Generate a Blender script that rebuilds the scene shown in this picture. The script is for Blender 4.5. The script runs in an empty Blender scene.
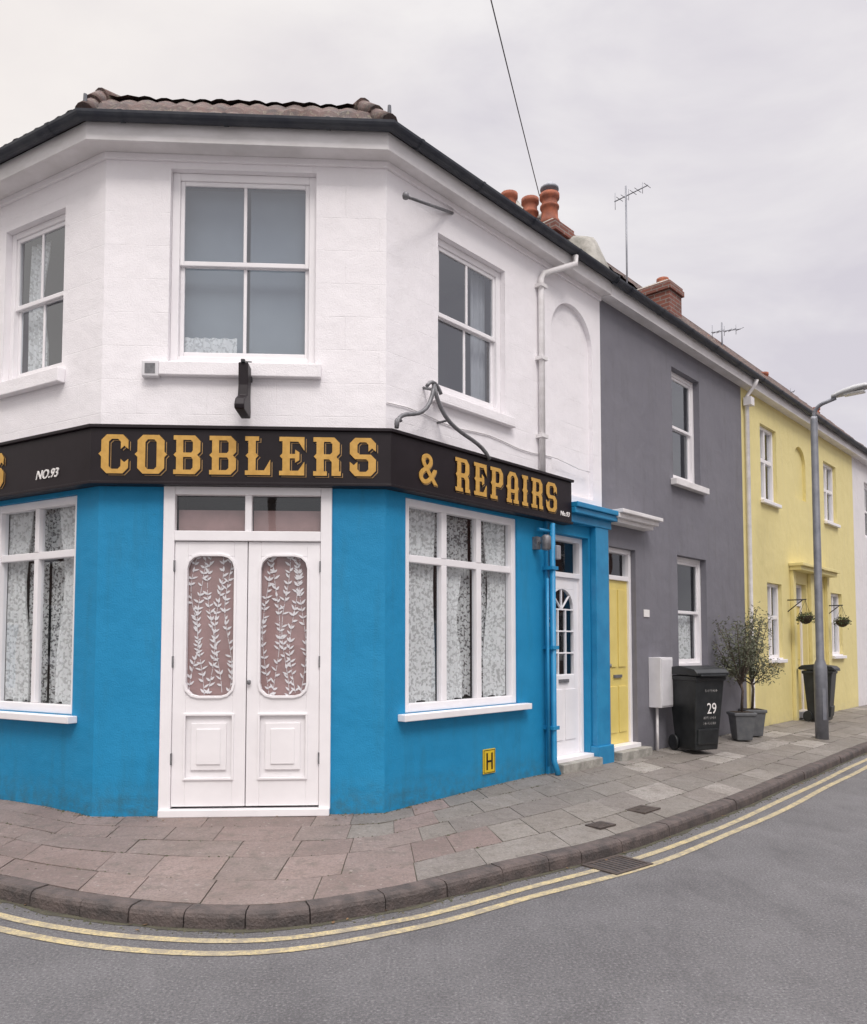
import bpy, bmesh, math, random
from mathutils import Matrix, Vector, noise as mn
random.seed(7)
R_=math.radians
scene=bpy.context.scene
COL=scene.collection

# ---------------------------------------------------------------- frames
class Fr:
    def __init__(s,P,d,n,sg):
        s.P=Vector((P[0],P[1],0)); s.d=Vector((d[0],d[1],0)).normalized(); s.n=Vector((n[0],n[1],0)).normalized(); s.s=sg
        X=s.d*sg; Y=-s.n; Z=Vector((0,0,1))
        s.M=Matrix(((X.x,Y.x,0,s.P.x),(X.y,Y.y,0,s.P.y),(0,0,1,0),(0,0,0,1)))
    def loc(s,t,o,z): return Vector((s.s*t,-o,z))
    def w(s,t,o,z): return s.P+s.d*t+s.n*o+Vector((0,0,z))
L0=(-2.977,6.88); R0=(-0.436,7.02)
def nm(a):
    l=math.hypot(*a); return (a[0]/l,a[1]/l)
dL=nm((-1383,780)); dC=nm((R0[0]-L0[0],R0[1]-L0[1])); dR=nm((717,780))
FL=Fr(L0,dL,(-dL[1],dL[0]),-1)
if FL.n.y>0: FL=Fr(L0,dL,(dL[1],-dL[0]),-1)
FC=Fr(L0,dC,(dC[1],-dC[0]),1)
FR=Fr(R0,dR,(dR[1],-dR[0]),1)
FW=Fr((0,0),(1,0),(0,-1),1)
CW=math.hypot(R0[0]-L0[0],R0[1]-L0[1])

# ---------------------------------------------------------------- materials
def newmat(name):
    m=bpy.data.materials.new(name); m.use_nodes=True
    nt=m.node_tree; b=nt.nodes['Principled BSDF']; return m,nt,b
def N(nt,t,**k):
    n=nt.nodes.new(t)
    for a,v in k.items():
        if a in n.inputs.keys(): n.inputs[a].default_value=v
        else: setattr(n,a,v)
    return n
def ramp(nt,src,p0,p1,c0=(0,0,0,1),c1=(1,1,1,1)):
    r=nt.nodes.new('ShaderNodeValToRGB'); r.color_ramp.elements[0].position=p0; r.color_ramp.elements[1].position=p1
    r.color_ramp.elements[0].color=c0; r.color_ramp.elements[1].color=c1
    nt.links.new(src,r.inputs[0]); return r
def mixc(nt,fac,a,b,mode='MIX'):
    m=nt.nodes.new('ShaderNodeMix'); m.data_type='RGBA'; m.blend_type=mode
    for i,v in ((0,fac),(6,a),(7,b)):
        if hasattr(v,'links'): nt.links.new(v,m.inputs[i])
        else: m.inputs[i].default_value=v if i==0 else (*v,1) if len(v)==3 else v
    return m.outputs[2]
def mth(nt,op,a,b):
    m=N(nt,'ShaderNodeMath',operation=op)
    for i,v in enumerate((a,b)):
        if hasattr(v,'links'): nt.links.new(v,m.inputs[i])
        else: m.inputs[i].default_value=v
    return m.outputs[0]
def mul(nt,a,b): return mth(nt,'MULTIPLY',a,b)
def coords(nt,space='Object'):
    return nt.nodes.new('ShaderNodeTexCoord').outputs[space]
def noise(nt,co,scale,detail=4,rough=.55,stretch=None):
    if stretch:
        mp=nt.nodes.new('ShaderNodeMapping'); mp.inputs['Scale'].default_value=stretch; nt.links.new(co,mp.inputs[0]); co=mp.outputs[0]
    n=N(nt,'ShaderNodeTexNoise',Scale=scale,Detail=detail,Roughness=rough); nt.links.new(co,n.inputs['Vector']); return n.outputs['Fac']
def bump(nt,b,h,strength,dist=.01):
    bp=N(nt,'ShaderNodeBump',Strength=strength,Distance=dist); nt.links.new(h,bp.inputs['Height'])
    nt.links.new(bp.outputs[0],b.inputs['Normal'])
def M(name,c1,c2=None,scale=2,rough=.6,bs=60,bst=.3,bd=.004,metal=0,streak=None,spec=.5,detail=3):
    m,nt,b=newmat(name); co=coords(nt)
    if c2:
        f=ramp(nt,noise(nt,co,scale,detail,.6,streak),.35,.65).outputs[0]
        nt.links.new(mixc(nt,f,c1,c2),b.inputs['Base Color'])
    else: b.inputs['Base Color'].default_value=(*c1,1)
    b.inputs['Roughness'].default_value=rough; b.inputs['Metallic'].default_value=metal
    b.inputs['Specular IOR Level'].default_value=spec
    if bst: bump(nt,b,noise(nt,co,bs,2),bst,bd)
    return m
def wallmat(name,c1,c2,stain,dirtz=.45,stainamt=.25,ashlar=False,dirtc=None,dirtamt=.6):
    """painted render: trowel unevenness, faint blotches, rain streaks, splash dirt low down"""
    m,nt,b=newmat(name); co=coords(nt)
    f=ramp(nt,noise(nt,co,1.3,4,.65),.3,.7).outputs[0]
    c=mixc(nt,f,c1,c2)
    st=ramp(nt,noise(nt,co,3.0,4,.6,(2.2,2.2,.35)),.52,.78).outputs[0]
    c=mixc(nt,mul(nt,st,stainamt),c,stain)
    sp=nt.nodes.new('ShaderNodeSeparateXYZ'); nt.links.new(co,sp.inputs[0])
    mr=N(nt,'ShaderNodeMapRange'); mr.inputs[1].default_value=.12; mr.inputs[2].default_value=dirtz; mr.inputs[3].default_value=1; mr.inputs[4].default_value=0
    nt.links.new(sp.outputs[2],mr.inputs[0])
    n2n=noise(nt,co,9,5,.72)
    n2=ramp(nt,n2n,.38,.64).outputs[0]
    c=mixc(nt,mul(nt,mul(nt,mr.outputs[0],n2),dirtamt),c,dirtc or stain)
    ch=ramp(nt,n2n,.67,.71).outputs[0]
    c=mixc(nt,mul(nt,ch,.35),c,stain)
    h1=noise(nt,co,4,2,.5); h2=noise(nt,co,70,3,.7)
    a=N(nt,'ShaderNodeMath',operation='MULTIPLY_ADD'); nt.links.new(h1,a.inputs[0]); a.inputs[1].default_value=3.2; nt.links.new(h2,a.inputs[2])
    h=a.outputs[0]
    if ashlar:   # faint ruled joints in the render
        ad=N(nt,'ShaderNodeMath',operation='ADD'); nt.links.new(sp.outputs[0],ad.inputs[0]); nt.links.new(sp.outputs[1],ad.inputs[1])
        cb=nt.nodes.new('ShaderNodeCombineXYZ'); nt.links.new(ad.outputs[0],cb.inputs[0]); nt.links.new(sp.outputs[2],cb.inputs[1])
        br=nt.nodes.new('ShaderNodeTexBrick'); nt.links.new(cb.outputs[0],br.inputs['Vector']); br.inputs['Scale'].default_value=1
        br.inputs['Brick Width'].default_value=.62; br.inputs['Row Height'].default_value=.31; br.inputs['Mortar Size'].default_value=.004; br.inputs['Mortar Smooth'].default_value=.6
        q=mul(nt,mul(nt,br.outputs['Fac'],f),-.7)
        a2=N(nt,'ShaderNodeMath',operation='ADD'); nt.links.new(h,a2.inputs[0]); nt.links.new(q,a2.inputs[1]); h=a2.outputs[0]
    nt.links.new(c,b.inputs['Base Color']); b.inputs['Roughness'].default_value=.62; b.inputs['Specular IOR Level'].default_value=.3
    bump(nt,b,h,.6,.008)
    return m
m_white=wallmat('white_render',(.90,.875,.895),(.87,.845,.865),(.64,.61,.59),stainamt=.10,ashlar=True)
m_blue=wallmat('blue_render',(.010,.225,.445),(.018,.26,.50),(.02,.15,.24),stainamt=.4,dirtz=.5,dirtc=(.05,.10,.09),dirtamt=.7)
m_grey=wallmat('grey_render',(.175,.172,.198),(.20,.197,.222),(.12,.12,.12),stainamt=.35)
m_yellow=wallmat('yellow_render',(.80,.70,.33),(.75,.655,.30),(.50,.45,.30),stainamt=.2)
m_wood=M('white_gloss_paint',(.87,.85,.865),(.82,.80,.815),3,.38,25,.15,.003)
m_soffit=M('white_soffit_paint',(.80,.78,.785),(.68,.66,.655),3,.5,25,.2,.003,streak=(1,1,3))
m_trimblue=M('blue_gloss_paint',(.010,.20,.41),(.018,.25,.48),4,.4,40,.3,.003)
m_black=M('black_board_paint',(.010,.006,.008),(.015,.010,.013),3,.45,30,.15,.002,spec=.3)
m_iron=M('grey_iron',(.22,.22,.23),(.13,.13,.14),20,.5,80,.4,.002,metal=.3)
m_gutter=M('dark_gutter',(.018,.022,.035),(.04,.045,.055),6,.5,50,.2,.002)
m_gold=M('gold_paint',(.60,.35,.08),(.50,.28,.055),14,.5,60,.15,.001)
m_gold2=M('pale_gold_edge',(.42,.26,.10),(.32,.19,.07),10,.5,60,.1,.001)
m_letter=M('white_lettering',(.8,.78,.76),None,3,.5,30,0)
m_faint=M('worn_white_lettering',(.5,.49,.48),(.12,.12,.12),30,.5,30,0)
m_ydoor=M('yellow_door_paint',(.76,.62,.20),(.70,.56,.17),3,.35,40,.15,.002)
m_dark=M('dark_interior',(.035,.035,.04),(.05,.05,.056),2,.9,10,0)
m_skytint=M('sky_tint_backing',(.21,.25,.29),(.25,.29,.33),1.2,.9,10,0)  # blue-grey that puts the sky's reflection into the colour behind the pane
m_plastic=M('black_plastic',(.010,.012,.014),(.022,.025,.027),7,.42,120,.25,.002)
m_meter=M('meter_box_plastic',(.72,.71,.73),(.64,.63,.65),4,.45,30,.1,.002)
m_terra=M('terracotta',(.40,.125,.065),(.24,.085,.055),9,.8,60,.5,.006)
m_mortar=M('mortar_cement',(.40,.385,.35),(.22,.215,.19),6,.9,40,.8,.01)
m_galv=M('galvanised_steel',(.27,.28,.31),(.20,.21,.24),5,.5,60,.2,.002,metal=.3)
m_lantern=M('lantern_grey',(.45,.46,.47),(.38,.39,.4),5,.4,60,.1,.002)
m_planter=M('planter_grey',(.09,.095,.105),(.13,.135,.14),8,.6,70,.3,.003)
m_soil=M('soil',(.03,.02,.015),(.05,.035,.02),30,.95,60,1,.01)
m_bark=M('bark',(.13,.10,.08),(.07,.055,.045),30,.9,60,.8,.006)
m_yplate=M('hydrant_plate_yellow',(.70,.50,.02),(.60,.42,.03),9,.45,30,0)
m_cast=M('cast_iron_cover',(.05,.04,.037),(.09,.07,.06),15,.6,80,.6,.003)
m_wire=M('black_cable',(.03,.03,.035),None,3,.6,30,0)
m_lead=M('lead_flashing',(.2,.2,.22),(.28,.28,.3),6,.6,40,.3,.004)
m_clear=M('frosted_lens',(.6,.6,.58),None,3,.25,30,0)
m_moss=M('moss_and_grit',(.05,.06,.03),(.11,.095,.07),20,.95,60,.8,.006)
m_litter=M('dead_leaves',(.14,.08,.04),(.22,.14,.07),20,.9,60,0)

def tilemat(name,c1,c2,c3):
    m,nt,b=newmat(name); co=coords(nt)
    c=mixc(nt,ramp(nt,noise(nt,co,6,4,.7),.4,.62).outputs[0],c1,c2)
    c=mixc(nt,ramp(nt,noise(nt,co,22,3,.7),.55,.68).outputs[0],c,c3)
    nt.links.new(c,b.inputs['Base Color']); b.inputs['Roughness'].default_value=.85
    bump(nt,b,noise(nt,co,50,3,.7),.7,.008); return m
m_tile=tilemat('clay_roof_tiles',(.13,.08,.07),(.075,.06,.058),(.18,.16,.12))
def brickmat(name,c1,c2,mortar):
    m,nt,b=newmat(name); co=coords(nt)
    sp=nt.nodes.new('ShaderNodeSeparateXYZ'); nt.links.new(co,sp.inputs[0])
    ad=N(nt,'ShaderNodeMath',operation='ADD'); nt.links.new(sp.outputs[0],ad.inputs[0]); nt.links.new(sp.outputs[1],ad.inputs[1])
    cb=nt.nodes.new('ShaderNodeCombineXYZ'); nt.links.new(ad.outputs[0],cb.inputs[0]); nt.links.new(sp.outputs[2],cb.inputs[1])
    br=nt.nodes.new('ShaderNodeTexBrick'); nt.links.new(cb.outputs[0],br.inputs['Vector'])
    br.inputs['Scale'].default_value=1; br.inputs['Brick Width'].default_value=.225; br.inputs['Row Height'].default_value=.075
    br.inputs['Mortar Size'].default_value=.008
    br.inputs['Color1'].default_value=(*c1,1); br.inputs['Color2'].default_value=(*c2,1); br.inputs['Mortar'].default_value=(*mortar,1)
    c=mixc(nt,ramp(nt,noise(nt,co,4,4,.7),.3,.7).outputs[0],br.outputs['Color'],(.10,.07,.06)); 
    mm=mixc(nt,.35,br.outputs['Color'],c)
    nt.links.new(mm,b.inputs['Base Color']); b.inputs['Roughness'].default_value=.9
    bump(nt,b,noise(nt,co,60,2),.6,.006); return m
m_brick=brickmat('red_brick',(.25,.085,.06),(.17,.065,.05),(.26,.23,.21))
m_ybrick=brickmat('stock_brick',(.24,.15,.105),(.18,.11,.08),(.25,.22,.20))

def glassmat(name,base=.06,tint=(.90,.93,.95),wav=.12):
    """thin pane: view-angle (Schlick) mix of mirror and clear, same from both sides"""
    m,nt,b=newmat(name); nt.nodes.remove(b); out=nt.nodes['Material Output']
    tr=N(nt,'ShaderNodeBsdfTransparent'); tr.inputs[0].default_value=(*tint,1)
    gl=N(nt,'ShaderNodeBsdfGlossy',Roughness=.015); gl.inputs[0].default_value=(.93,.96,1,1)
    lw=nt.nodes.new('ShaderNodeLayerWeight'); lw.inputs['Blend'].default_value=.5
    f=mth(nt,'POWER',lw.outputs['Facing'],5.0); f=mth(nt,'MULTIPLY_ADD',f,1-base)
    f.node.inputs[2].default_value=base
    mx=nt.nodes.new('ShaderNodeMixShader'); nt.links.new(f,mx.inputs[0]); nt.links.new(tr.outputs[0],mx.inputs[1]); nt.links.new(gl.outputs[0],mx.inputs[2])
    co=coords(nt); bp=N(nt,'ShaderNodeBump',Strength=wav,Distance=.02); nt.links.new(noise(nt,co,1.6,1,.5),bp.inputs['Height']); nt.links.new(bp.outputs[0],gl.inputs['Normal'])
    nt.links.new(mx.outputs[0],out.inputs[0]); return m
m_glass=glassmat('window_glass',.08,(.94,.96,.97))
m_glassd=glassmat('door_pane_glass',.05,(.95,.96,.97))
m_glass2=glassmat('upper_window_glass',.19)

def lacemat(name,col,lo=.06,hi=.55,scale=16,trans=.2):
    m,nt,b=newmat(name); nt.nodes.remove(b); out=nt.nodes['Material Output']; co=coords(nt)
    df=N(nt,'ShaderNodeBsdfDiffuse'); df.inputs[0].default_value=(*col,1)
    tl=N(nt,'ShaderNodeBsdfTranslucent'); tl.inputs[0].default_value=(*col,1)
    m1=nt.nodes.new('ShaderNodeMixShader'); m1.inputs[0].default_value=trans; nt.links.new(df.outputs[0],m1.inputs[1]); nt.links.new(tl.outputs[0],m1.inputs[2])
    v=N(nt,'ShaderNodeTexVoronoi',Scale=scale,Randomness=.8); nt.links.new(co,v.inputs['Vector'])
    r1=ramp(nt,v.outputs['Distance'],.34,.46,(0,0,0,1),(1,1,1,1)).outputs[0]
    n1=ramp(nt,noise(nt,co,scale*2.2,1,.5),.46,.56).outputs[0]
    mr=N(nt,'ShaderNodeMapRange'); mr.inputs[3].default_value=lo; mr.inputs[4].default_value=hi; nt.links.new(mul(nt,r1,n1),mr.inputs[0])
    tr=N(nt,'ShaderNodeBsdfTransparent')
    m2=nt.nodes.new('ShaderNodeMixShader'); nt.links.new(mr.outputs[0],m2.inputs[0]); nt.links.new(m1.outputs[0],m2.inputs[1]); nt.links.new(tr.outputs[0],m2.inputs[2])
    nt.links.new(m2.outputs[0],out.inputs[0]); return m
m_lace=lacemat('lace_curtain',(.90,.91,.91),.02,.38)
m_lace2=lacemat('open_lace_curtain',(.86,.87,.87),.18,.75,20)
m_net=M('door_net_fabric',(.38,.245,.235),(.31,.205,.195),5,.9,200,.3,.001)
m_leafw=M('white_leaf_embroidery',(.80,.78,.79),None,3,.8,30,0)
m_drape=M('heavy_curtain',(.40,.41,.43),(.32,.33,.35),4,.9,80,.3,.002)

def leafmat(name,c1,c2):
    m,nt,b=newmat(name); oi=nt.nodes.new('ShaderNodeTexCoord'); 
    n=noise(nt,oi.outputs['Object'],9,2,.6)
    nt.links.new(mixc(nt,ramp(nt,n,.35,.65).outputs[0],c1,c2),b.inputs['Base Color']); b.inputs['Roughness'].default_value=.6
    return m
m_olive=leafmat('olive_leaves',(.085,.10,.055),(.16,.165,.11))
m_green=leafmat('basket_foliage',(.03,.055,.02),(.07,.09,.03))

def asphalt():
    m,nt,b=newmat('asphalt'); co=coords(nt)
    big=ramp(nt,noise(nt,co,.9,6,.70),.34,.66).outputs[0]
    base=mixc(nt,big,(.108,.105,.110),(.160,.157,.163))
    fn=noise(nt,co,62,4,.85)
    fine=ramp(nt,fn,.53,.64).outputs[0]
    c=mixc(nt,mul(nt,fine,.7),base,(.34,.335,.335))
    dk=ramp(nt,fn,.36,.46,(1,1,1,1),(0,0,0,1)).outputs[0]
    c=mixc(nt,mul(nt,dk,.75),c,(.045,.043,.046))
    trn=noise(nt,co,2.6,6,.75,(1,.4,1))
    c=mixc(nt,mul(nt,ramp(nt,trn,.52,.66).outputs[0],.42),c,(.075,.072,.077))
    c=mixc(nt,mul(nt,ramp(nt,trn,.34,.44,(1,1,1,1),(0,0,0,1)).outputs[0],.25),c,(.24,.235,.24))
    nt.links.new(c,b.inputs['Base Color']); b.inputs['Roughness'].default_value=.72
    bump(nt,b,fn,1.0,.014); return m
m_asph=asphalt()
def yellowline():
    m,nt,b=newmat('worn_yellow_line'); co=coords(nt)
    w=ramp(nt,noise(nt,co,9,7,.8),.47,.57).outputs[0]
    f=ramp(nt,noise(nt,co,70,3,.8),.48,.58).outputs[0]
    mx=mth(nt,'MAXIMUM',w,f)
    c=mixc(nt,ramp(nt,noise(nt,co,3,3),.3,.7).outputs[0],(.54,.44,.22),(.46,.39,.24))
    nt.links.new(mixc(nt,mul(nt,mx,.72),c,(.18,.17,.16)),b.inputs['Base Color']); b.inputs['Roughness'].default_value=.75
    bump(nt,b,noise(nt,co,90,3,.75),.8,.006); return m
m_yl=yellowline()
def slabmat():
    m,nt,b=newmat('paving_flags'); co=coords(nt)
    at=nt.nodes.new('ShaderNodeAttribute'); at.attribute_name='Col'
    n1=ramp(nt,noise(nt,co,2.6,5,.72),.3,.7).outputs[0]
    c=mixc(nt,n1,at.outputs['Color'],(.62,.59,.56),'MULTIPLY'); c=mixc(nt,.25,c,at.outputs['Color'])
    nf=noise(nt,co,50,4,.75)
    c=mixc(nt,mul(nt,ramp(nt,nf,.42,.64).outputs[0],.5),c,(.095,.085,.075))
    sp=noise(nt,co,8,6,.75)
    c=mixc(nt,mul(nt,ramp(nt,sp,.52,.64).outputs[0],.62),c,(.12,.105,.088))
    s2=ramp(nt,noise(nt,co,26,2,.6),.66,.71).outputs[0]
    c=mixc(nt,mul(nt,s2,.5),c,(.36,.34,.31))
    nt.links.new(c,b.inputs['Base Color']); b.inputs['Roughness'].default_value=.68
    a=N(nt,'ShaderNodeMath',operation='MULTIPLY_ADD'); nt.links.new(sp,a.inputs[0]); a.inputs[1].default_value=1.6; nt.links.new(nf,a.inputs[2])
    bump(nt,b,a.outputs[0],.9,.009); return m
m_slab=slabmat()
m_joint=M('dirty_joint',(.05,.046,.036),(.08,.075,.048),8,.95,60,.8,.006)
m_kerb=M('kerb_stone',(.115,.09,.083),(.055,.047,.045),8,.8,60,1.0,.010,detail=5)

# ---------------------------------------------------------------- builders
def group(name,loc):
    e=bpy.data.objects.new(name,None); e.empty_display_size=.3; e.location=loc; COL.objects.link(e); e['o']=list(loc); return e
class B:
    def __init__(s,name,fr,mat,parent=None):
        s.name=name; s.fr=fr; s.mat=mat; s.par=parent; s.bm=bmesh.new()
    def v(s,t,o,z): return s.bm.verts.new(s.fr.loc(t,o,z))
    def face(s,pts):
        return s.bm.faces.new([s.v(*p) for p in pts])
    def box(s,t0,t1,o0,o1,z0,z1,tt=None,oo=None):
        a=tt or (t0,t1); b=oo or (o0,o1)
        v=[s.v(t0,o0,z0),s.v(t1,o0,z0),s.v(t1,o1,z0),s.v(t0,o1,z0),s.v(a[0],b[0],z1),s.v(a[1],b[0],z1),s.v(a[1],b[1],z1),s.v(a[0],b[1],z1)]
        for f in ((0,1,2,3),(4,5,6,7),(0,1,5,4),(1,2,6,5),(2,3,7,6),(3,0,4,7)): s.bm.faces.new([v[i] for i in f])
    def prism(s,tz,o0,o1):
        a=[s.v(t,o0,z) for t,z in tz]; b=[s.v(t,o1,z) for t,z in tz]; n=len(tz)
        s.bm.faces.new(a); s.bm.faces.new(b)
        for i in range(n): s.bm.faces.new([a[i],a[(i+1)%n],b[(i+1)%n],b[i]])
    def prism_o(s,oz,t0,t1):
        a=[s.v(t0,o,z) for o,z in oz]; b=[s.v(t1,o,z) for o,z in oz]; n=len(oz)
        s.bm.faces.new(a); s.bm.faces.new(b)
        for i in range(n): s.bm.faces.new([a[i],a[(i+1)%n],b[(i+1)%n],b[i]])
    def ring(s,pts,w,o0,o1):
        n=len(pts); ctr=(sum(p[0] for p in pts)/n,sum(p[1] for p in pts)/n)
        out=[]
        for i in range(n):
            p0,p1,p2=pts[i-1],pts[i],pts[(i+1)%n]
            def nn(a,b):
                dx,dz=b[0]-a[0],b[1]-a[1]; l=math.hypot(dx,dz) or 1; q=(dz/l,-dx/l)
                mid=((a[0]+b[0])/2-ctr[0],(a[1]+b[1])/2-ctr[1])
                return q if q[0]*mid[0]+q[1]*mid[1]>0 else (-q[0],-q[1])
            a=nn(p0,p1); b=nn(p1,p2); m=(a[0]+b[0],a[1]+b[1]); l2=m[0]**2+m[1]**2 or 1
            k=2*w/l2; out.append((p1[0]+m[0]*k,p1[1]+m[1]*k))
        A=[s.v(p[0],o1,p[1]) for p in pts]; Bq=[s.v(p[0],o1,p[1]) for p in out]
        C=[s.v(p[0],o0,p[1]) for p in pts]; D=[s.v(p[0],o0,p[1]) for p in out]
        for i in range(n):
            j=(i+1)%n
            s.bm.faces.new([A[i],A[j],Bq[j],Bq[i]]); s.bm.faces.new([Bq[i],Bq[j],D[j],D[i]]); s.bm.faces.new([A[i],A[j],C[j],C[i]])
    def tube(s,pts,r,seg=10,caps=True):
        P=[s.fr.loc(*p) for p in pts]; rings=[]
        up=Vector((0,0,1)); prev=None
        for i,p in enumerate(P):
            d=(P[min(i+1,len(P)-1)]-P[max(i-1,0)]).normalized()
            if prev is None:
                a=d.cross(up); 
                if a.length<.1: a=d.cross(Vector((1,0,0)))
            else: a=prev-d*prev.dot(d)
            a.normalize(); prev=a; b=d.cross(a)
            rr=r[i] if isinstance(r,(list,tuple)) else r
            rings.append([s.bm.verts.new(p+(a*math.cos(2*math.pi*k/seg)+b*math.sin(2*math.pi*k/seg))*rr) for k in range(seg)])
        for i in range(len(rings)-1):
            for k in range(seg):
                f=s.bm.faces.new([rings[i][k],rings[i][(k+1)%seg],rings[i+1][(k+1)%seg],rings[i+1][k]]); f.smooth=True
        if caps:
            s.bm.faces.new(rings[0]); s.bm.faces.new(rings[-1])
    def lathe(s,t,o,prof,seg=16):
        rings=[]
        for r,z in prof: rings.append([s.v(t+r*math.cos(2*math.pi*k/seg),o+r*math.sin(2*math.pi*k/seg),z) for k in range(seg)])
        for i in range(len(rings)-1):
            for k in range(seg):
                f=s.bm.faces.new([rings[i][k],rings[i][(k+1)%seg],rings[i+1][(k+1)%seg],rings[i+1][k]]); f.smooth=True
        s.bm.faces.new(rings[0]); s.bm.faces.new(rings[-1])
    def leaf(s,p,L,W,nrm=None):
        d=Vector((random.gauss(0,1),random.gauss(0,1),random.gauss(0,.8))).normalized()
        q=d.cross(Vector((random.gauss(0,1),random.gauss(0,1),random.gauss(0,1)))).normalized()
        vs=[s.bm.verts.new(p+x) for x in (d*-L/2,q*W/2,d*L/2,q*-W/2)]; s.bm.faces.new(vs)
    def done(s,bevel=0,smooth=False,recalc=True):
        if recalc: bmesh.ops.recalc_face_normals(s.bm,faces=s.bm.faces)
        me=bpy.data.meshes.new(s.name); s.bm.to_mesh(me); s.bm.free()
        me.materials.append(s.mat)
        if smooth:
            for p in me.polygons: p.use_smooth=True
        ob=bpy.data.objects.new(s.name,me); COL.objects.link(ob); ob.matrix_world=s.fr.M
        if s.par is not None:
            ob.parent=s.par; ob.matrix_parent_inverse=Matrix.Translation(-Vector(s.par['o'])); ob.matrix_basis=s.fr.M
        if bevel:
            md=ob.modifiers.new('bevel','BEVEL'); md.width=bevel; md.segments=2; md.limit_method='ANGLE'; md.angle_limit=R_(40)
        return ob

def wall(par,name,fr,t0,t1,z0,z1,ops,mat):
    b=B(name,fr,mat,par)
    ts=sorted({t0,t1,*[x for o in ops for x in o[:2]]}); zs=sorted({z0,z1,*[x for o in ops for x in o[2:4]]})
    for i in range(len(ts)-1):
        for j in range(len(zs)-1):
            tm=(ts[i]+ts[i+1])/2; zm=(zs[j]+zs[j+1])/2
            if any(o[0]<tm<o[1] and o[2]<zm<o[3] for o in ops): continue
            b.face([(ts[i],0,zs[j]),(ts[i+1],0,zs[j]),(ts[i+1],0,zs[j+1]),(ts[i],0,zs[j+1])])
    for o in ops:
        a,c,lo,hi,rec=o[:5]; arch=len(o)>5 and o[5]
        if not arch:
            for p,q in (((a,lo),(a,hi)),((c,lo),(c,hi)),((a,hi),(c,hi)),((a,lo),(c,lo))):
                b.face([(p[0],0,p[1]),(q[0],0,q[1]),(q[0],-rec,q[1]),(p[0],-rec,p[1])])
        else:
            r=(c-a)/2; cx=(a+c)/2; cz=hi-r; n=20
            pts=[(cx+r*math.cos(math.pi*k/n),cz+r*math.sin(math.pi*k/n)) for k in range(n+1)]
            for k in range(n):
                p,q=pts[k],pts[k+1]
                if abs(p[0]-q[0])>1e-6: b.face([(p[0],0,p[1]),(q[0],0,q[1]),(q[0],0,hi),(p[0],0,hi)])
                b.face([(p[0],0,p[1]),(q[0],0,q[1]),(q[0],-rec,q[1]),(p[0],-rec,p[1])])
            for x in (a,c): b.face([(x,0,lo),(x,0,cz),(x,-rec,cz),(x,-rec,lo)])
            b.face([(a,0,lo),(c,0,lo),(c,-rec,lo),(a,-rec,lo)])
            b.face([(a,-rec,lo),(c,-rec,lo),(c,-rec,cz)]+[(p[0],-rec,p[1]) for p in pts[1:-1]]+[(a,-rec,cz)])
    return b.done(recalc=False)

def curtain(par,name,fr,t0,t1,z0,z1,o,mat,amp=.025,per=.11,pinch=0):
    b=B(name,fr,mat,par); n=max(8,int((t1-t0)/.012)); mz=8; ph=random.random()*6
    rows=[]
    for j in range(mz+1):
        v=j/mz; z=z0+(z1-z0)*v; row=[]
        for i in range(n+1):
            u=i/n; t=t0+(t1-t0)*u
            if pinch>0: t=t0+(t-t0)*(1-pinch*math.sin(math.pi*min(1,(1-v)*1.25))**2)
            if pinch<0: t=t1+(t-t1)*(1+pinch*math.sin(math.pi*min(1,(1-v)*1.25))**2)
            ww=math.sin(ph+2*math.pi*(t0+(t1-t0)*u)/per+.9*math.sin(u*7+ph)+.25*math.sin(z*2.2))
            row.append(b.v(t,o+amp*ww*(1-.3*v),z+(.02*math.sin(u*9+ph) if j==0 else 0)))
        rows.append(row)
    for j in range(mz):
        for i in range(n):
            f=b.bm.faces.new([rows[j][i],rows[j][i+1],rows[j+1][i+1],rows[j+1][i]]); f.smooth=True
    return b.done(recalc=False)

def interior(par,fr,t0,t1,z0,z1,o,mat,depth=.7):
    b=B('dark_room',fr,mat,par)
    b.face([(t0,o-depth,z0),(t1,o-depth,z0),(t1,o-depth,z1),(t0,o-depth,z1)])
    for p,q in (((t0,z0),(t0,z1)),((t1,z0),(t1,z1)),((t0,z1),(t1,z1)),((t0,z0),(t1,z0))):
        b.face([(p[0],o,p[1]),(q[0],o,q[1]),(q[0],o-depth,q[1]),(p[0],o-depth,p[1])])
    b.done(recalc=False)

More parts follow.
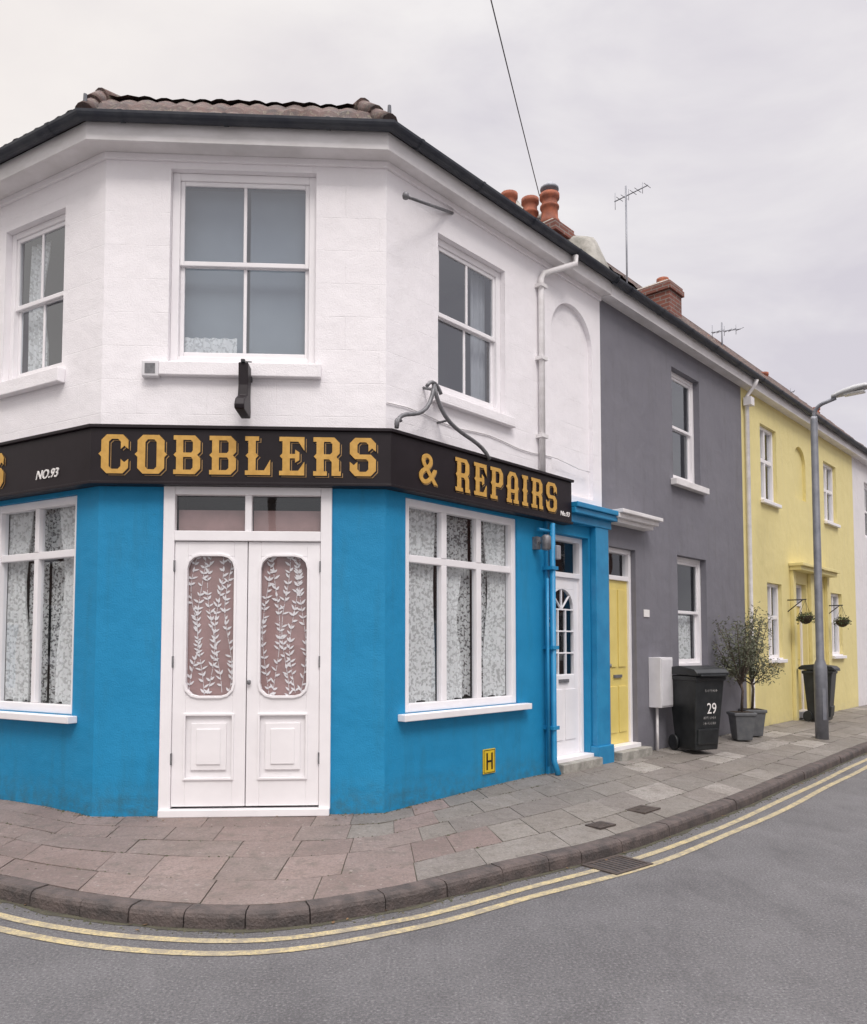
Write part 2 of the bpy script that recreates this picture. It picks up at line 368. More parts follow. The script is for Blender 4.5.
def window(par,fr,t0,t1,z0,z1,rec,cols=(.5,),rail=.5,fw=.06,glass=None,mat=None,sash=True,bar=.03,sill=None,sillm=None,mroom=None,simple=False):
    mat=mat or m_wood; glass=glass or m_glass
    b=B('window_frame',fr,mat,par)
    o0,o1=-rec-.05,-rec+.035
    b.box(t0+.001,t0+fw,o0,o1,z0+.001,z1-.001); b.box(t1-fw,t1-.001,o0,o1,z0+.001,z1-.001)
    b.box(t0+fw,t1-fw,o0,o1,z1-fw,z1-.001); b.box(t0+fw,t1-fw,o0,o1,z0+.001,z0+fw*1.1)
    a,c,lo,hi=t0+fw,t1-fw,z0+fw*1.1,z1-fw
    zr=lo+(hi-lo)*rail
    if sash:
        s=.038
        for (zz0,zz1,q0,q1,bot,top) in ((zr-.02,hi,-rec-.012,-rec+.018,.045,.04),(lo,zr+.016,-rec-.046,-rec-.016,.06,.038)):
            b.box(a,a+s,q0,q1,zz0,zz1); b.box(c-s,c,q0,q1,zz0,zz1)
            b.box(a+s,c-s,q0,q1,zz1-top,zz1); b.box(a+s,c-s,q0,q1,zz0,zz0+bot)
            for f in cols:
                x=a+(c-a)*f; b.box(x-bar/2,x+bar/2,q0+.004,q1-.004,zz0+bot,zz1-top)
    else:
        b.box(a,c,o0+.01,o1-.012,zr-.035,zr+.035)
        for f in cols:
            x=a+(c-a)*f; b.box(x-bar/2,x+bar/2,o0+.01,o1-.006,lo,zr-.035); b.box(x-bar/2,x+bar/2,o0+.01,o1-.006,zr+.035,hi)
    b.done(bevel=0 if simple else .006)
    g=B('window_glass',fr,glass,par)
    if sash:
        g.face([(a,-rec+.002,zr),(c,-rec+.002,zr),(c,-rec+.002,hi),(a,-rec+.002,hi)])
        g.face([(a,-rec-.03,lo),(c,-rec-.03,lo),(c,-rec-.03,zr),(a,-rec-.03,zr)])
    else: g.face([(a,-rec-.012,lo),(c,-rec-.012,lo),(c,-rec-.012,hi),(a,-rec-.012,hi)])
    g.done(recalc=False)
    interior(par,fr,t0,t1,z0,z1,-rec-.052,mroom or m_dark,.3 if simple else .7)
    if sill:
        q=B('window_sill',fr,sillm or m_white,par); e,h,pr=sill
        q.box(t0-e,t1+e,.002,pr,z0-h,z0-.015); q.box(t0+.002,t1-.002,-rec+.036,.002,z0-.04,z0+.012)
        q.done(bevel=.008)

def text(par,name,body,fr,t,o,z,size,mat,shear=0,ext=.004,align='LEFT',sx=1,bold=.012):
    cu=bpy.data.curves.new(name,'FONT'); cu.body=body; cu.size=size; cu.extrude=ext; cu.shear=shear; cu.align_x=align; cu.offset=size*bold
    cu.materials.append(mat); ob=bpy.data.objects.new(name,cu); COL.objects.link(ob)
    X=fr.d*fr.s; p=fr.w(t,o,z); n=fr.n
    ob.matrix_basis=Matrix(((X.x*sx,0,n.x,p.x),(X.y*sx,0,n.y,p.y),(0,1,0,p.z),(0,0,0,1)))
    if par is not None:
        ob.parent=par; ob.matrix_parent_inverse=Matrix.Translation(-Vector(par['o']))
    return ob
GL={
'B':(1,[[(0,0),(.8,0),(1,.2),(1,.58),(.88,.7),(1,.82),(1,1.2),(.8,1.4),(0,1.4),(0,1.24),(.1,1.24),(.1,.8),(.0,.7),(.1,.6),(.1,.16),(0,.16)],[(.36,.16),(.36,.62),(.66,.62),(.72,.54),(.72,.24),(.64,.16)],[(.36,.78),(.36,1.24),(.64,1.24),(.72,1.16),(.72,.86),(.66,.78)]]),
'C':(1,[[(.2,0),(.8,0),(1,.2),(1,.52),(.85,.40),(.72,.52),(.72,.26),(.62,.16),(.38,.16),(.28,.26),(.28,1.14),(.38,1.24),(.62,1.24),(.72,1.14),(.72,.88),(.85,1.0),(1,.88),(1,1.2),(.8,1.4),(.2,1.4),(0,1.2),(0,.8),(-.1,.7),(0,.6),(0,.2)]]),
'O':(1,[[(.2,0),(.8,0),(1,.2),(1,.6),(1.1,.7),(1,.8),(1,1.2),(.8,1.4),(.2,1.4),(0,1.2),(0,.8),(-.1,.7),(0,.6),(0,.2)],[(.29,.26),(.29,1.14),(.38,1.24),(.62,1.24),(.71,1.14),(.71,.26),(.62,.16),(.38,.16)]]),
'L':(.95,[[(0,0),(.95,0),(.95,.56),(.72,.17),(.40,.17),(.40,.6),(.50,.7),(.40,.8),(.40,1.24),(.52,1.24),(.52,1.4),(0,1.4),(0,1.24),(.12,1.24),(.12,.8),(.02,.7),(.12,.6),(.12,.16),(0,.16)]]),
'E':(.95,[[(0,0),(.95,0),(.95,.5),(.72,.17),(.40,.17),(.40,.62),(.60,.62),(.60,.46),(.76,.56),(.76,.84),(.60,.94),(.60,.78),(.40,.78),(.40,1.23),(.72,1.23),(.95,.9),(.95,1.4),(0,1.4),(0,1.24),(.12,1.24),(.12,.8),(.02,.7),(.12,.6),(.12,.16),(0,.16)]]),
'R':(1.05,[[(0,0),(.52,0),(.52,.16),(.40,.16),(.40,.6),(.60,.6),(.70,.5),(.70,0),(1.05,0),(1.05,.16),(.98,.16),(.98,.58),(.88,.69),(1,.82),(1,1.2),(.8,1.4),(0,1.4),(0,1.24),(.12,1.24),(.12,.8),(.02,.7),(.12,.6),(.12,.16),(0,.16)],[(.40,.78),(.40,1.24),(.64,1.24),(.72,1.16),(.72,.86),(.64,.78)]]),
'P':(1,[[(0,0),(.54,0),(.54,.16),(.40,.16),(.40,.56),(.82,.56),(1,.74),(1,1.2),(.8,1.4),(0,1.4),(0,1.24),(.12,1.24),(.12,.8),(.02,.7),(.12,.6),(.12,.16),(0,.16)],[(.40,.73),(.40,1.24),(.64,1.24),(.72,1.16),(.72,.81),(.64,.73)]]),
'A':(1,[[(0,0),(.42,0),(.42,.16),(.33,.16),(.33,.46),(.67,.46),(.67,.16),(.58,.16),(.58,0),(1,0),(1,.16),(.94,.16),(.94,.6),(1.04,.7),(.94,.8),(.94,1.15),(.72,1.4),(.28,1.4),(.06,1.15),(.06,.8),(-.04,.7),(.06,.6),(.06,.16),(0,.16)],[(.33,.62),(.33,1.12),(.42,1.23),(.58,1.23),(.67,1.12),(.67,.62)]]),
'I':(.5,[[(0,0),(.5,0),(.5,.16),(.39,.16),(.39,.6),(.49,.7),(.39,.8),(.39,1.24),(.5,1.24),(.5,1.4),(0,1.4),(0,1.24),(.11,1.24),(.11,.8),(.01,.7),(.11,.6),(.11,.16),(0,.16)]]),
'S':(1,[[(.2,0),(.8,0),(1,.2),(1,.6),(.8,.79),(.38,.79),(.29,.87),(.29,1.15),(.38,1.24),(.62,1.24),(.71,1.15),(.71,.9),(.85,1.02),(1,.9),(1,1.2),(.8,1.4),(.2,1.4),(0,1.2),(0,.81),(.2,.62),(.62,.62),(.71,.54),(.71,.25),(.62,.16),(.38,.16),(.29,.25),(.29,.52),(.15,.40),(0,.52),(0,.2)]]),
}
def letters(par,word,fr,t0,t1,o,z,h,mat,ext=.006,dx=0,dz=0):
    k=h/1.4; ws=[GL[c][0] for c in word]; tot=sum(ws)
    L=abs(t1-t0); fill=.77; sxl=L*fill/tot; gap=(L-L*fill)/(len(word)-1)
    cu=bpy.data.curves.new('lettering','CURVE'); cu.dimensions='2D'; cu.fill_mode='BOTH'; cu.extrude=ext
    x=0
    for c,w in zip(word,ws):
        for poly in GL[c][1]:
            sp=cu.splines.new('POLY'); sp.points.add(len(poly)-1); sp.use_cyclic_u=True
            for i,(px,pz) in enumerate(poly): sp.points[i].co=(x+px*sxl+dx,pz*k+dz,0,1)
        x+=w*sxl+gap
    cu.materials.append(mat); ob=bpy.data.objects.new('lettering',cu); COL.objects.link(ob)
    X=fr.d*fr.s; p=fr.w(t0,o,z); n=fr.n
    ob.matrix_basis=Matrix(((X.x,0,n.x,p.x),(X.y,0,n.y,p.y),(0,1,0,p.z),(0,0,0,1)))
    ob.parent=par; ob.matrix_parent_inverse=Matrix.Translation(-Vector(par['o']))
def signword(par,word,fr,t0,t1,z,h):
    letters(par,word,fr,t0,t1,.1305,z,h,m_gold,ext=.0025)
    letters(par,word,fr,t0,t1,.1265,z,h,m_black,ext=.0012,dx=.012,dz=-.010)
    letters(par,word,fr,t0,t1,.1235,z,h,m_gold2,ext=.0012,dx=.018,dz=-.015)

# ================================================================ SHOP BUILDING
SPLIT=3.14; ZT=6.18
shop=group('corner_shop_building',(-1.7,7.0,0.15))
LW=7.0
wall(shop,'left_lower_wall',FL,0,LW,0,SPLIT,[(.30,1.58,1.02,3.02,.07),(2.6,3.9,1.02,3.02,.07)],m_blue)
wall(shop,'left_upper_wall',FL,0,LW,SPLIT,ZT,[(.57,1.50,4.23,5.78,.10),(2.8,3.75,4.23,5.78,.10)],m_white)
wall(shop,'corner_lower_wall',FC,0,CW,0,SPLIT,[(.60,2.04,.2,3.05,.05)],m_blue)
wall(shop,'corner_upper_wall',FC,0,CW,SPLIT,ZT,[(.58,1.90,4.20,6.0,.10)],m_white)
WE=3.80
wall(shop,'right_lower_wall',FR,0,WE,0,SPLIT,[(.26,2.0,1.02,3.03,.06),(2.66,3.47,.2,2.96,.14)],m_blue)
wall(shop,'right_upper_wall',FR,0,WE,SPLIT,ZT,[(.71,1.80,4.13,5.74,.10),(2.68,3.60,3.45,5.80,.06,True)],m_white)

window(shop,FC,.58,1.90,4.20,6.0,.10,(.5,),.53,.07,m_glass2,mroom=m_skytint,sill=(.06,.14,.07))
window(shop,FR,.71,1.80,4.13,5.74,.10,(.5,),.52,.07,m_glass2,sill=(.10,.12,.07))
window(shop,FL,.57,1.50,4.23,5.78,.10,(.5,),.5,.06,m_glass2,sill=(.06,.15,.08))
window(shop,FL,2.8,3.75,4.23,5.78,.10,(.5,),.5,.06,m_glass2,sill=(.06,.15,.08))
window(shop,FL,.30,1.58,1.02,3.02,.07,(.5,),.755,.075,sash=False,bar=.06)
window(shop,FL,2.6,3.9,1.02,3.02,.07,(.5,),.755,.075,sash=False,bar=.06)
window(shop,FR,.26,2.0,1.02,3.03,.06,(.315,.655),.735,.075,sash=False,bar=.075)
for fr,a,b in ((FL,.22,1.66),(FL,2.5,4.0),(FR,.16,2.12)):
    q=B('white_sill',fr,m_wood,shop); q.box(a,b,.002,.10,.955,1.018); q.done(bevel=.006)
curtain(shop,'curtain',FL,1.1,1.44,4.3,5.7,-.22,m_lace,.03,.1,-.3)
curtain(shop,'curtain',FR,1.50,1.74,4.2,5.7,-.24,m_drape,.02,.08)
for a,b in ((.64,1.22),(1.26,1.84)):
    q=B('sky_tint_panel',FC,m_skytint,shop); q.box(a,b,-.26,-.255,4.30,5.95); q.done()  # added panels behind the sashes, coloured like sky mirrored in the glass
curtain(shop,'pale_patch_curtain',FC,.68,1.16,4.27,4.50,-.19,m_lace,.02,.09)  # small pale curtain piece added for a whitish patch low in the pane
LC=[(FL,.36,.74,1.10,2.98,-.145,m_lace,.02,.075,.25),(FL,.62,.93,1.10,2.45,-.20,m_lace2,.012,.06,0),
    (FL,.97,1.28,1.10,2.45,-.20,m_lace2,.012,.06,0),(FL,1.14,1.52,1.10,2.98,-.145,m_lace,.02,.075,-.25),
    (FL,2.7,3.2,1.10,2.98,-.145,m_lace,.02,.08,.3),(FL,3.3,3.85,1.10,2.98,-.145,m_lace,.02,.08,-.3),
    (FR,.33,.80,1.10,2.98,-.130,m_lace,.02,.075,.05),(FR,.86,1.20,1.10,2.46,-.130,m_lace,.018,.07,.25),(FR,1.08,1.38,1.12,2.46,-.17,m_lace2,.012,.06,0),
    (FR,1.44,1.66,1.10,2.46,-.17,m_lace2,.012,.06,0),(FR,1.58,1.94,1.10,2.98,-.130,m_lace,.02,.075,-.2)]
for i in LC: curtain(shop,'lace_curtain',*i)
for fr,a,b in ((FL,.36,1.52),(FR,.86,1.40),(FR,1.44,1.94)):
    curtain(shop,'lace_valance',fr,a,b,2.50,2.97,-.20,m_lace2,.012,.06)

# ---- double shop door with transom
fr=FC
b=B('shop_door_frame',fr,m_wood,shop)
T0,T1,ZB,ZTt=.60,2.04,.2,3.05
for x0,x1 in ((T0-.025,T0+.075),(T1-.075,T1+.025)): b.box(x0,x1,-.05,.03,ZB,ZTt+.02)
b.box(T0+.075,T1-.075,-.05,.032,2.99,ZTt+.02)
b.box(T0+.075,T1-.075,-.05,.038,2.575,2.665)
b.box((T0+T1)/2-.03,(T0+T1)/2+.03,-.05,.02,2.665,2.99)
b.box(T0-.02,T1+.02,-.05,.06,.15,.215)
b.done(bevel=.006)
g=B('transom_glass',fr,m_glass,shop); g.face([(T0+.075,-.03,2.665),(T1-.075,-.03,2.665),(T1-.075,-.03,2.99),(T0+.075,-.03,2.99)]); g.done(recalc=False)
interior(shop,fr,T0+.01,T1-.01,.22,3.04,-.12,m_dark,.5)
for a,c in ((.68,1.29),(1.35,1.96)):
    q=B('transom_cloth',fr,m_net,shop); q.face([(a,-.09,2.66),(c,-.09,2.66),(c,-.09,2.87),(a,-.09,2.87)]); q.done(recalc=False)
def chamf(a,b,c,d,k):
    pts=[]
    for (cx,cz,s0) in ((b-k,c+k,-90),(b-k,d-k,0),(a+k,d-k,90),(a+k,c+k,180)):
        for j in range(4):
            an=R_(s0+j*30); pts.append((cx+k*math.cos(an),cz+k*math.sin(an)))
    return pts
leafs=((T0+.078,(T0+T1)/2-.004),((T0+T1)/2+.004,T1-.078))
for (a,c) in leafs:
    zb,zt=.235,2.57
    w=c-a; ga,gc,gz0,gz1=a+.115,c-.115,1.20,2.44
    b=B('door_leaf',fr,m_wood,shop)
    of=.012; ob_=-.035
    b.box(a,ga,ob_,of,zb,zt); b.box(gc,c,ob_,of,zb,zt); b.box(ga,gc,ob_,of,gz1,zt); b.box(ga,gc,ob_,of,1.03,gz0)
    b.box(ga,gc,ob_,of,zb,.48); 
    b.box(ga,gc,ob_,of-.018,.48,1.03)
    b.box(ga+.05,gc-.05,of-.018,of+.002,.55,.96)
    b.box(ga+.10,gc-.10,of+.002,of+.012,.60,.91)
    k=.11; pts=chamf(ga,gc,gz0,gz1,k)
    for ci,(cx,cz) in enumerate(((gc,gz0),(gc,gz1),(ga,gz1),(ga,gz0))):
        b.prism([(cx,cz)]+pts[ci*4:ci*4+4],ob_,of-.002)
    b.done(bevel=.004)
    m=B('door_moulding',fr,m_wood,shop); m.ring(pts,.022,of-.001,of+.016)
    m.ring([(ga+.004,.484),(gc-.004,.484),(gc-.004,1.026),(ga+.004,1.026)],.02,of-.001,of+.014)
    m.done(bevel=.003)
    g=B('door_glass',fr,m_glassd,shop); g.face([(ga-.01,-.022,gz0-.01),(gc+.01,-.022,gz0-.01),(gc+.01,-.022,gz1+.01),(ga-.01,-.022,gz1+.01)]); g.done(recalc=False)
    q=B('net_fabric',fr,m_net,shop); q.face([(ga-.02,-.050,gz0-.02),(gc+.02,-.050,gz0-.02),(gc+.02,-.050,gz1+.02),(ga-.02,-.050,gz1+.02)]); q.done(recalc=False)
    l=B('leaf_pattern',fr,m_leafw,shop)
    def leaf2(t,z,an,L,Wd):
        ca,sa=math.cos(an),math.sin(an); P=[]
        for u,v in ((0,0),(.3,.5),(.65,.4),(1,0),(.65,-.4),(.3,-.5)):
            x=u*L; y=v*Wd; P.append((t+x*ca-y*sa,0,z+x*sa+y*ca))
        pp=-.043+random.random()*.002; l.face([(p[0],pp,p[2]) for p in P])
    for col in range(5):
        z=gz0-.02+random.random()*.05; t=ga+.01+(gc-ga-.02)*(col+.5)/5+random.uniform(-.015,.015); ph=random.random()*6; fq=random.uniform(4,7)
        while z<gz1:
            am=.035; tt=t+am*math.sin(z*fq+ph); sl=math.degrees(math.atan2(1,am*fq*math.cos(z*fq+ph)))
            for sgn in (1,-1):
                if random.random()<.72: leaf2(tt,z+random.random()*.02,R_(sl+sgn*(32+random.random()*34)),.042+.024*random.random(),.016+.006*random.random())
            if random.random()<.15: leaf2(tt,z,R_(sl),.055,.02)
            t2=t+am*math.sin((z+.05)*fq+ph)
            l.face([(tt-.0022,-.0445,z),(tt+.0022,-.0445,z),(t2+.0022,-.0445,z+.05),(t2-.0022,-.0445,z+.05)])
            z+=.045+random.random()*.02
    l.done(recalc=False)
h=B('door_hardware',fr,m_iron,shop)
h.lathe(1.345,.035,[(.012,1.30),(.018,1.31),(.018,1.33),(.012,1.34)],10)
for z in (.6,1.45,2.3):
    h.box(T0+.07,T0+.084,.012,.03,z,z+.1); h.box(T1-.084,T1-.07,.012,.03,z,z+.1)
h.done()

def houredoor(par,fr,a,c,z0,z1,rec,trz,dmat,fan=True,nameX='house_door'):
    b=B('door_frame',fr,m_wood,par); o0,o1=-rec-.05,-rec+.05; f=.06
    b.box(a+.001,a+f,o0,o1,z0,z1-.001); b.box(c-f,c-.001,o0,o1,z0,z1-.001); b.box(a+f,c-f,o0,o1,z1-f,z1-.001); b.box(a+f,c-f,o0,o1,trz,trz+.06)
    b.box(a+.001,c-.001,-rec-.05,.05,z0-.12,z0)
    b.done(bevel=.005)
    g=B('transom_glass',fr,m_glass,par); g.face([(a+f,-rec,trz+.06),(c-f,-rec,trz+.06),(c-f,-rec,z1-f),(a+f,-rec,z1-f)])
    interior(par,fr,a,c,z0,z1,-rec-.06,m_dark,.5)
    a+=f;c-=f
    d=B(nameX,fr,dmat,par); q0,q1=-rec-.03,-rec+.02; w=c-a
    if fan:
        ga,gc=a+.10,c-.10; lo=z0+.95; hi=trz-.14
        d.box(a,ga,q0,q1,z0,trz); d.box(gc,c,q0,q1,z0,trz); d.box(ga,gc,q0,q1,hi,trz); d.box(ga,gc,q0,q1,z0,lo)
        r=(gc-ga)/2; cx=(ga+gc)/2; cz=hi-r; n=12
        for s in (0,1):
            arc=[(cx+r*math.cos(R_(90*k/(n/2))) *(1 if s==0 else -1),cz+r*math.sin(R_(90*k/(n/2)))) for k in range(n//2+1)]
            d.prism([((gc if s==0 else ga),hi)]+arc,q0,q1-.001)
        for k in (1,2): x=ga+(gc-ga)*k/3; d.box(x-.009,x+.009,q0+.01,q1-.006,lo,cz)
        for k in range(4): z=lo+(cz-lo)*k/3.; d.box(ga,gc,q0+.012,q1-.008,z-.009,z+.009)
        for an in (45,90,135): 
            x,z=cx+r*math.cos(R_(an)),cz+r*math.sin(R_(an)); d.prism([(cx-.01,cz),(cx+.01,cz),(x+.01,z),(x-.01,z)],q0+.014,q1-.01)
        g.face([(ga,-rec-.005,lo),(gc,-rec-.005,lo),(gc,-rec-.005,hi),(ga,-rec-.005,hi)])
        for (p0,p1) in ((a+.08,(a+c)/2-.03),((a+c)/2+.03,c-.08)): d.box(p0,p1,q1,q1+.012,z0+.18,z0+.78)
    else:
        d.box(a,c,q0,q1,z0,trz)
        for (p0,p1) in ((a+.07,(a+c)/2-.03),((a+c)/2+.03,c-.07)):
            d.box(p0,p1,q1,q1+.014,z0+.15,z0+.75); d.box(p0,p1,q1,q1+.014,z0+1.0,trz-.12)
    d.done(bevel=.005); g.done(recalc=False)
    k=B('door_furniture',fr,m_iron,par); k.box((a+c)/2-.10,(a+c)/2+.10,q1,q1+.02,z0+.86,z0+.90); k.lathe(a+.06,q1+.03,[(.01,z0+1.0),(.022,z0+1.01),(.022,z0+1.04),(.01,z0+1.05)],10); k.done()
houredoor(shop,FR,2.66,3.47,.34,2.96,.14,2.46,m_wood)
q=B('doorway_surround',FR,m_trimblue,shop)
q.box(3.50,3.80,.002,.09,.1,3.10); q.box(3.47,3.83,.002,.12,.1,.42)
q.box(2.50,2.62,.002,.05,.1,3.10)
q.box(2.92,3.86,.002,.10,3.10,3.20); q.box(2.92,3.90,.002,.17,3.20,3.27); q.box(2.92,3.92,.002,.20,3.27,3.33)
q.done(bevel=.008)
q=B('doorstep',FR,m_mortar,shop); q.box(2.64,3.49,-.05,.16,.05,.30); q.done(bevel=.01)

# ---- eaves, gutter, roof on shop
def offset_corners(oL,oC,oR,tL=LW,tR=WE):
    def inter(P,d,Q,e):
        det=d.x*(-e.y)+e.x*d.y; r=Q-P; k=(r.x*(-e.y)+e.x*r.y)/det; return P+d*k
    pl=FL.P+FL.n*oL; pc=FC.P+FC.n*oC; prr=FR.P+FR.n*oR
    return [pl+FL.d*tL, inter(pl,FL.d,pc,FC.d), inter(pc,FC.d,prr,FR.d), prr+FR.d*tR]
def band(par,name,mat,oa,ob,z0,z1,tR=WE,tL=LW):
    A=offset_corners(*oa,tR=tR,tL=tL); C=offset_corners(*ob,tR=tR,tL=tL)
    b=B(name,FW,mat,par)
    def vv(p,z): return b.bm.verts.new((p.x,p.y,z))
    lo_a=[vv(p,z0) for p in A]; hi_a=[vv(p,z1) for p in A]; lo_c=[vv(p,z0) for p in C]; hi_c=[vv(p,z1) for p in C]
    for i in range(3):
        for u,v in ((lo_a,hi_a),(hi_a,hi_c),(hi_c,lo_c),(lo_c,lo_a)): b.bm.faces.new([u[i],u[i+1],v[i+1],v[i]])
    for i in (0,3): b.bm.faces.new([lo_a[i],hi_a[i],hi_c[i],lo_c[i]])
    return b.done(bevel=.004)
def eq(v): return (v,v,v)
def ev(v): return (v+.07,v+.05,v)
band(shop,'soffit_board',m_soffit,eq(-.05),ev(.145),6.12,6.175)
band(shop,'eaves_fascia',m_soffit,ev(.145),ev(.17),6.105,6.27)
band(shop,'cornice_bead',m_white,eq(.0),eq(.03),6.06,6.12)
def gutter(par,name,P,z,r=.062):
    b=B(name,FW,m_gutter,par); n=9; rows=[]
    for i,p in enumerate(P):
        ds=[]
        if i>0: ds.append((P[i]-P[i-1]).normalized())
        if i<len(P)-1: ds.append((P[i+1]-P[i]).normalized())
        d=sum(ds,Vector()).normalized(); nn=Vector((d.y,-d.x,0)); sc=1/max(.3,nn.dot(Vector((ds[0].y,-ds[0].x,0))))
        row=[]
        for k in range(n+1):
            an=math.pi*k/n; row.append((p+nn*(r*math.cos(an))*sc+Vector((0,0,z-r*math.sin(an)))))
        for k in range(n,-1,-1):
            an=math.pi*k/n; row.append((p+nn*((r-.008)*math.cos(an))*sc+Vector((0,0,z-(r-.008)*math.sin(an)))))
        rows.append([b.bm.verts.new(x) for x in row])
    for i in range(len(rows)-1):
        m=len(rows[0])
        for k in range(m): b.bm.faces.new([rows[i][k],rows[i][(k+1)%m],rows[i+1][(k+1)%m],rows[i+1][k]])
    b.bm.faces.new(rows[0]); b.bm.faces.new(rows[-1])
    for i in range(len(P)-1):
        L=(P[i+1]-P[i]).length; d=(P[i+1]-P[i]).normalized(); nn=Vector((d.y,-d.x,0)); k=.35
        while k<L:
            c=P[i]+d*k; ring=[]
            for e in (-.018,.018):
                ring.append([b.bm.verts.new(c+d*e+nn*((r+.007)*math.cos(math.pi*j/8))+Vector((0,0,z-(r+.007)*math.sin(math.pi*j/8)))) for j in range(9)])
            for j in range(8): b.bm.faces.new([ring[0][j],ring[0][j+1],ring[1][j+1],ring[1][j]])
            k+=.9
    b.done(recalc=False)
gutter(shop,'gutter',offset_corners(*ev(.235)),6.30)

def roofface(par,name,E0,E1,T0_,T1_,mat,pitchw=.17,rows=3,dx=.02,amp=.022,step=.03):
    b=B(name,FW,mat,par)
    ud=(E1-E0).normalized(); up=((T0_+T1_)/2-(E0+E1)/2); nr=ud.cross(up.normalized()); 
    if nr.z<0: nr=-nr
    nx=max(6,int((E1-E0).length/dx)); ny=rows*3
    grid=[]
    for j in range(ny+1):
        v=j/ny; fr_=(v*rows)%1.0 if j<ny else 1
        A=E0.lerp(T0_,v); C=E1.lerp(T1_,v); row=[]
        for i in range(nx+1):
            p=A.lerp(C,i/nx); x=(p-E0).dot(ud)
            hgt=amp*abs(math.sin(math.pi*x/pitchw))+step*(1-fr_)+.016*mn.noise(Vector((x*3,v*rows*3,1.3)))
            row.append(b.bm.verts.new(p+nr*hgt))
        grid.append(row)
    for j in range(ny):
        for i in range(nx): b.bm.faces.new([grid[j][i],grid[j][i+1],grid[j+1][i+1],grid[j+1][i]])
    b.done(recalc=False)
z0r=6.30
E=[p+Vector((0,0,z0r)) for p in offset_corners(*ev(.19))]
Z1r=z0r+.42; K1=[p+Vector((0,0,Z1r)) for p in offset_corners(-.06,-.15,-.26)]
K2=[p+Vector((0,0,7.6)) for p in offset_corners(-2.4,-2.2,-2.4)]
for i,nmn in enumerate(('left_roof','corner_roof','right_roof')):
    roofface(shop,nmn+'_lower',E[i],E[i+1],K1[i],K1[i+1],m_tile,rows=2,dx=.02)
    roofface(shop,nmn+'_upper',K1[i],K1[i+1],K2[i],K2[i+1],m_tile,rows=7,dx=.05)
b=B('hip_tiles',FW,m_tile,shop)
for i in (1,2):
    for (A,C,n) in ((E[i],K1[i],2),(K1[i],K2[i],7)):
        for k in range(n):
            p=A.lerp(C,k/n)+Vector((0,0,.03)); q=A.lerp(C,(k+1.05)/n)+Vector((0,0,.015))
            b.tube([(p.x,-p.y,p.z),(q.x,-q.y,q.z)],[.085,.07],12)
b.done()
b=B('hip_irons',FW,m_gutter,shop)
for i in (1,2):
    p=E[i]; b.tube([(p.x,-p.y,p.z-.02),(p.x,-p.y,p.z+.20)],[.024,.016],8)
b.done()
b=B('rear_walls',FW,m_ybrick,shop)
A_=FL.w(LW,0,0); E_=FR.w(WE,0,0); Eb=FR.w(WE,-5.5,0); Ab=FL.w(LW,-5.5,0)
def wq(p,q,z1,z0=0): 
    b.bm.faces.new([b.bm.verts.new((p.x,p.y,z0)),b.bm.verts.new((q.x,q.y,z0)),b.bm.verts.new((q.x,q.y,z1)),b.bm.verts.new((p.x,p.y,z1))])
wq(A_,Ab,6.3); wq(Ab,Eb,7.6); wq(Eb,E_,6.3)
b.done(recalc=False)
b=B('roof_deck',FW,m_lead,shop)
b.bm.faces.new([b.bm.verts.new((p.x,p.y,7.6)) for p in (K2[0],K2[1],K2[2],K2[3],Eb,Ab)])
for tri in ((FL.w(LW,-.0,6.25),K2[0],Ab+Vector((0,0,7.6)),Ab+Vector((0,0,6.25))),(FR.w(WE,0,6.25),K2[3],Eb+Vector((0,0,7.6)),Eb+Vector((0,0,6.25)))):
    b.bm.faces.new([b.bm.verts.new(p) for p in tri])
b.done(recalc=False)

b=B('alarm_box',FC,m_meter,shop); b.box(.37,.52,.002,.07,4.04,4.19); b.done(bevel=.012)
b=B('alarm_face',FC,m_iron,shop); b.box(.40,.49,.07,.074,4.07,4.16); b.done()
b=B('rod_with_knob',FR,m_iron,shop); b.tube([(.93,.0,6.03),(.45,.16,5.84),(-.05,.30,5.66)],.015,8); b.lathe(-.05,.30,[(.01,5.63),(.028,5.64),(.032,5.66),(.026,5.685),(.01,5.70)],10)
b.done()
b=B('white_downpipe',FR,m_soffit,shop); b.tube([(2.86,.235,6.23),(2.86,.235,6.13),(2.46,.06,5.93),(2.42,.05,5.85),(2.42,.05,3.35)],.036,10)
for z in (5.75,4.9,4.0): b.box(2.36,2.48,.0,.095,z,z+.04)
b.done()
b=B('blue_downpipe',FR,m_trimblue,shop); b.tube([(2.53,.10,3.03),(2.53,.10,.35),(2.53,.16,.2)],.034,10); b.tube([(2.44,.09,2.4),(2.44,.09,.3)],.018,8)
b.tube([(2.3,.07,2.94),(2.53,.08,2.94)],.02,8)
for z in (2.5,1.6,.7): b.box(2.47,2.59,.0,.14,z,z+.04)
b.done()
b=B('wall_lamp',FR,m_iron,shop); b.box(2.28,2.36,.002,.06,2.72,2.86); b.tube([(2.32,.06,2.79),(2.32,.12,2.79)],.015,8); b.lathe(2.32,.16,[(.03,2.70),(.055,2.71),(.055,2.85),(.03,2.87)],12); b.done()
b=B('door_lamp',FR,m_lead,shop); b.box(2.54,2.62,.10,.16,2.62,2.78); b.done(bevel=.01)
text(shop,'door_number','20',FR,2.50,.056,1.86,.14,m_letter)
b=B('service_cable',FR,m_soffit,shop); b.tube([(.0+k*.25,.012,3.86+.02*math.sin(k*1.3)-.004*k) for k in range(15)],.006,6); b.done()

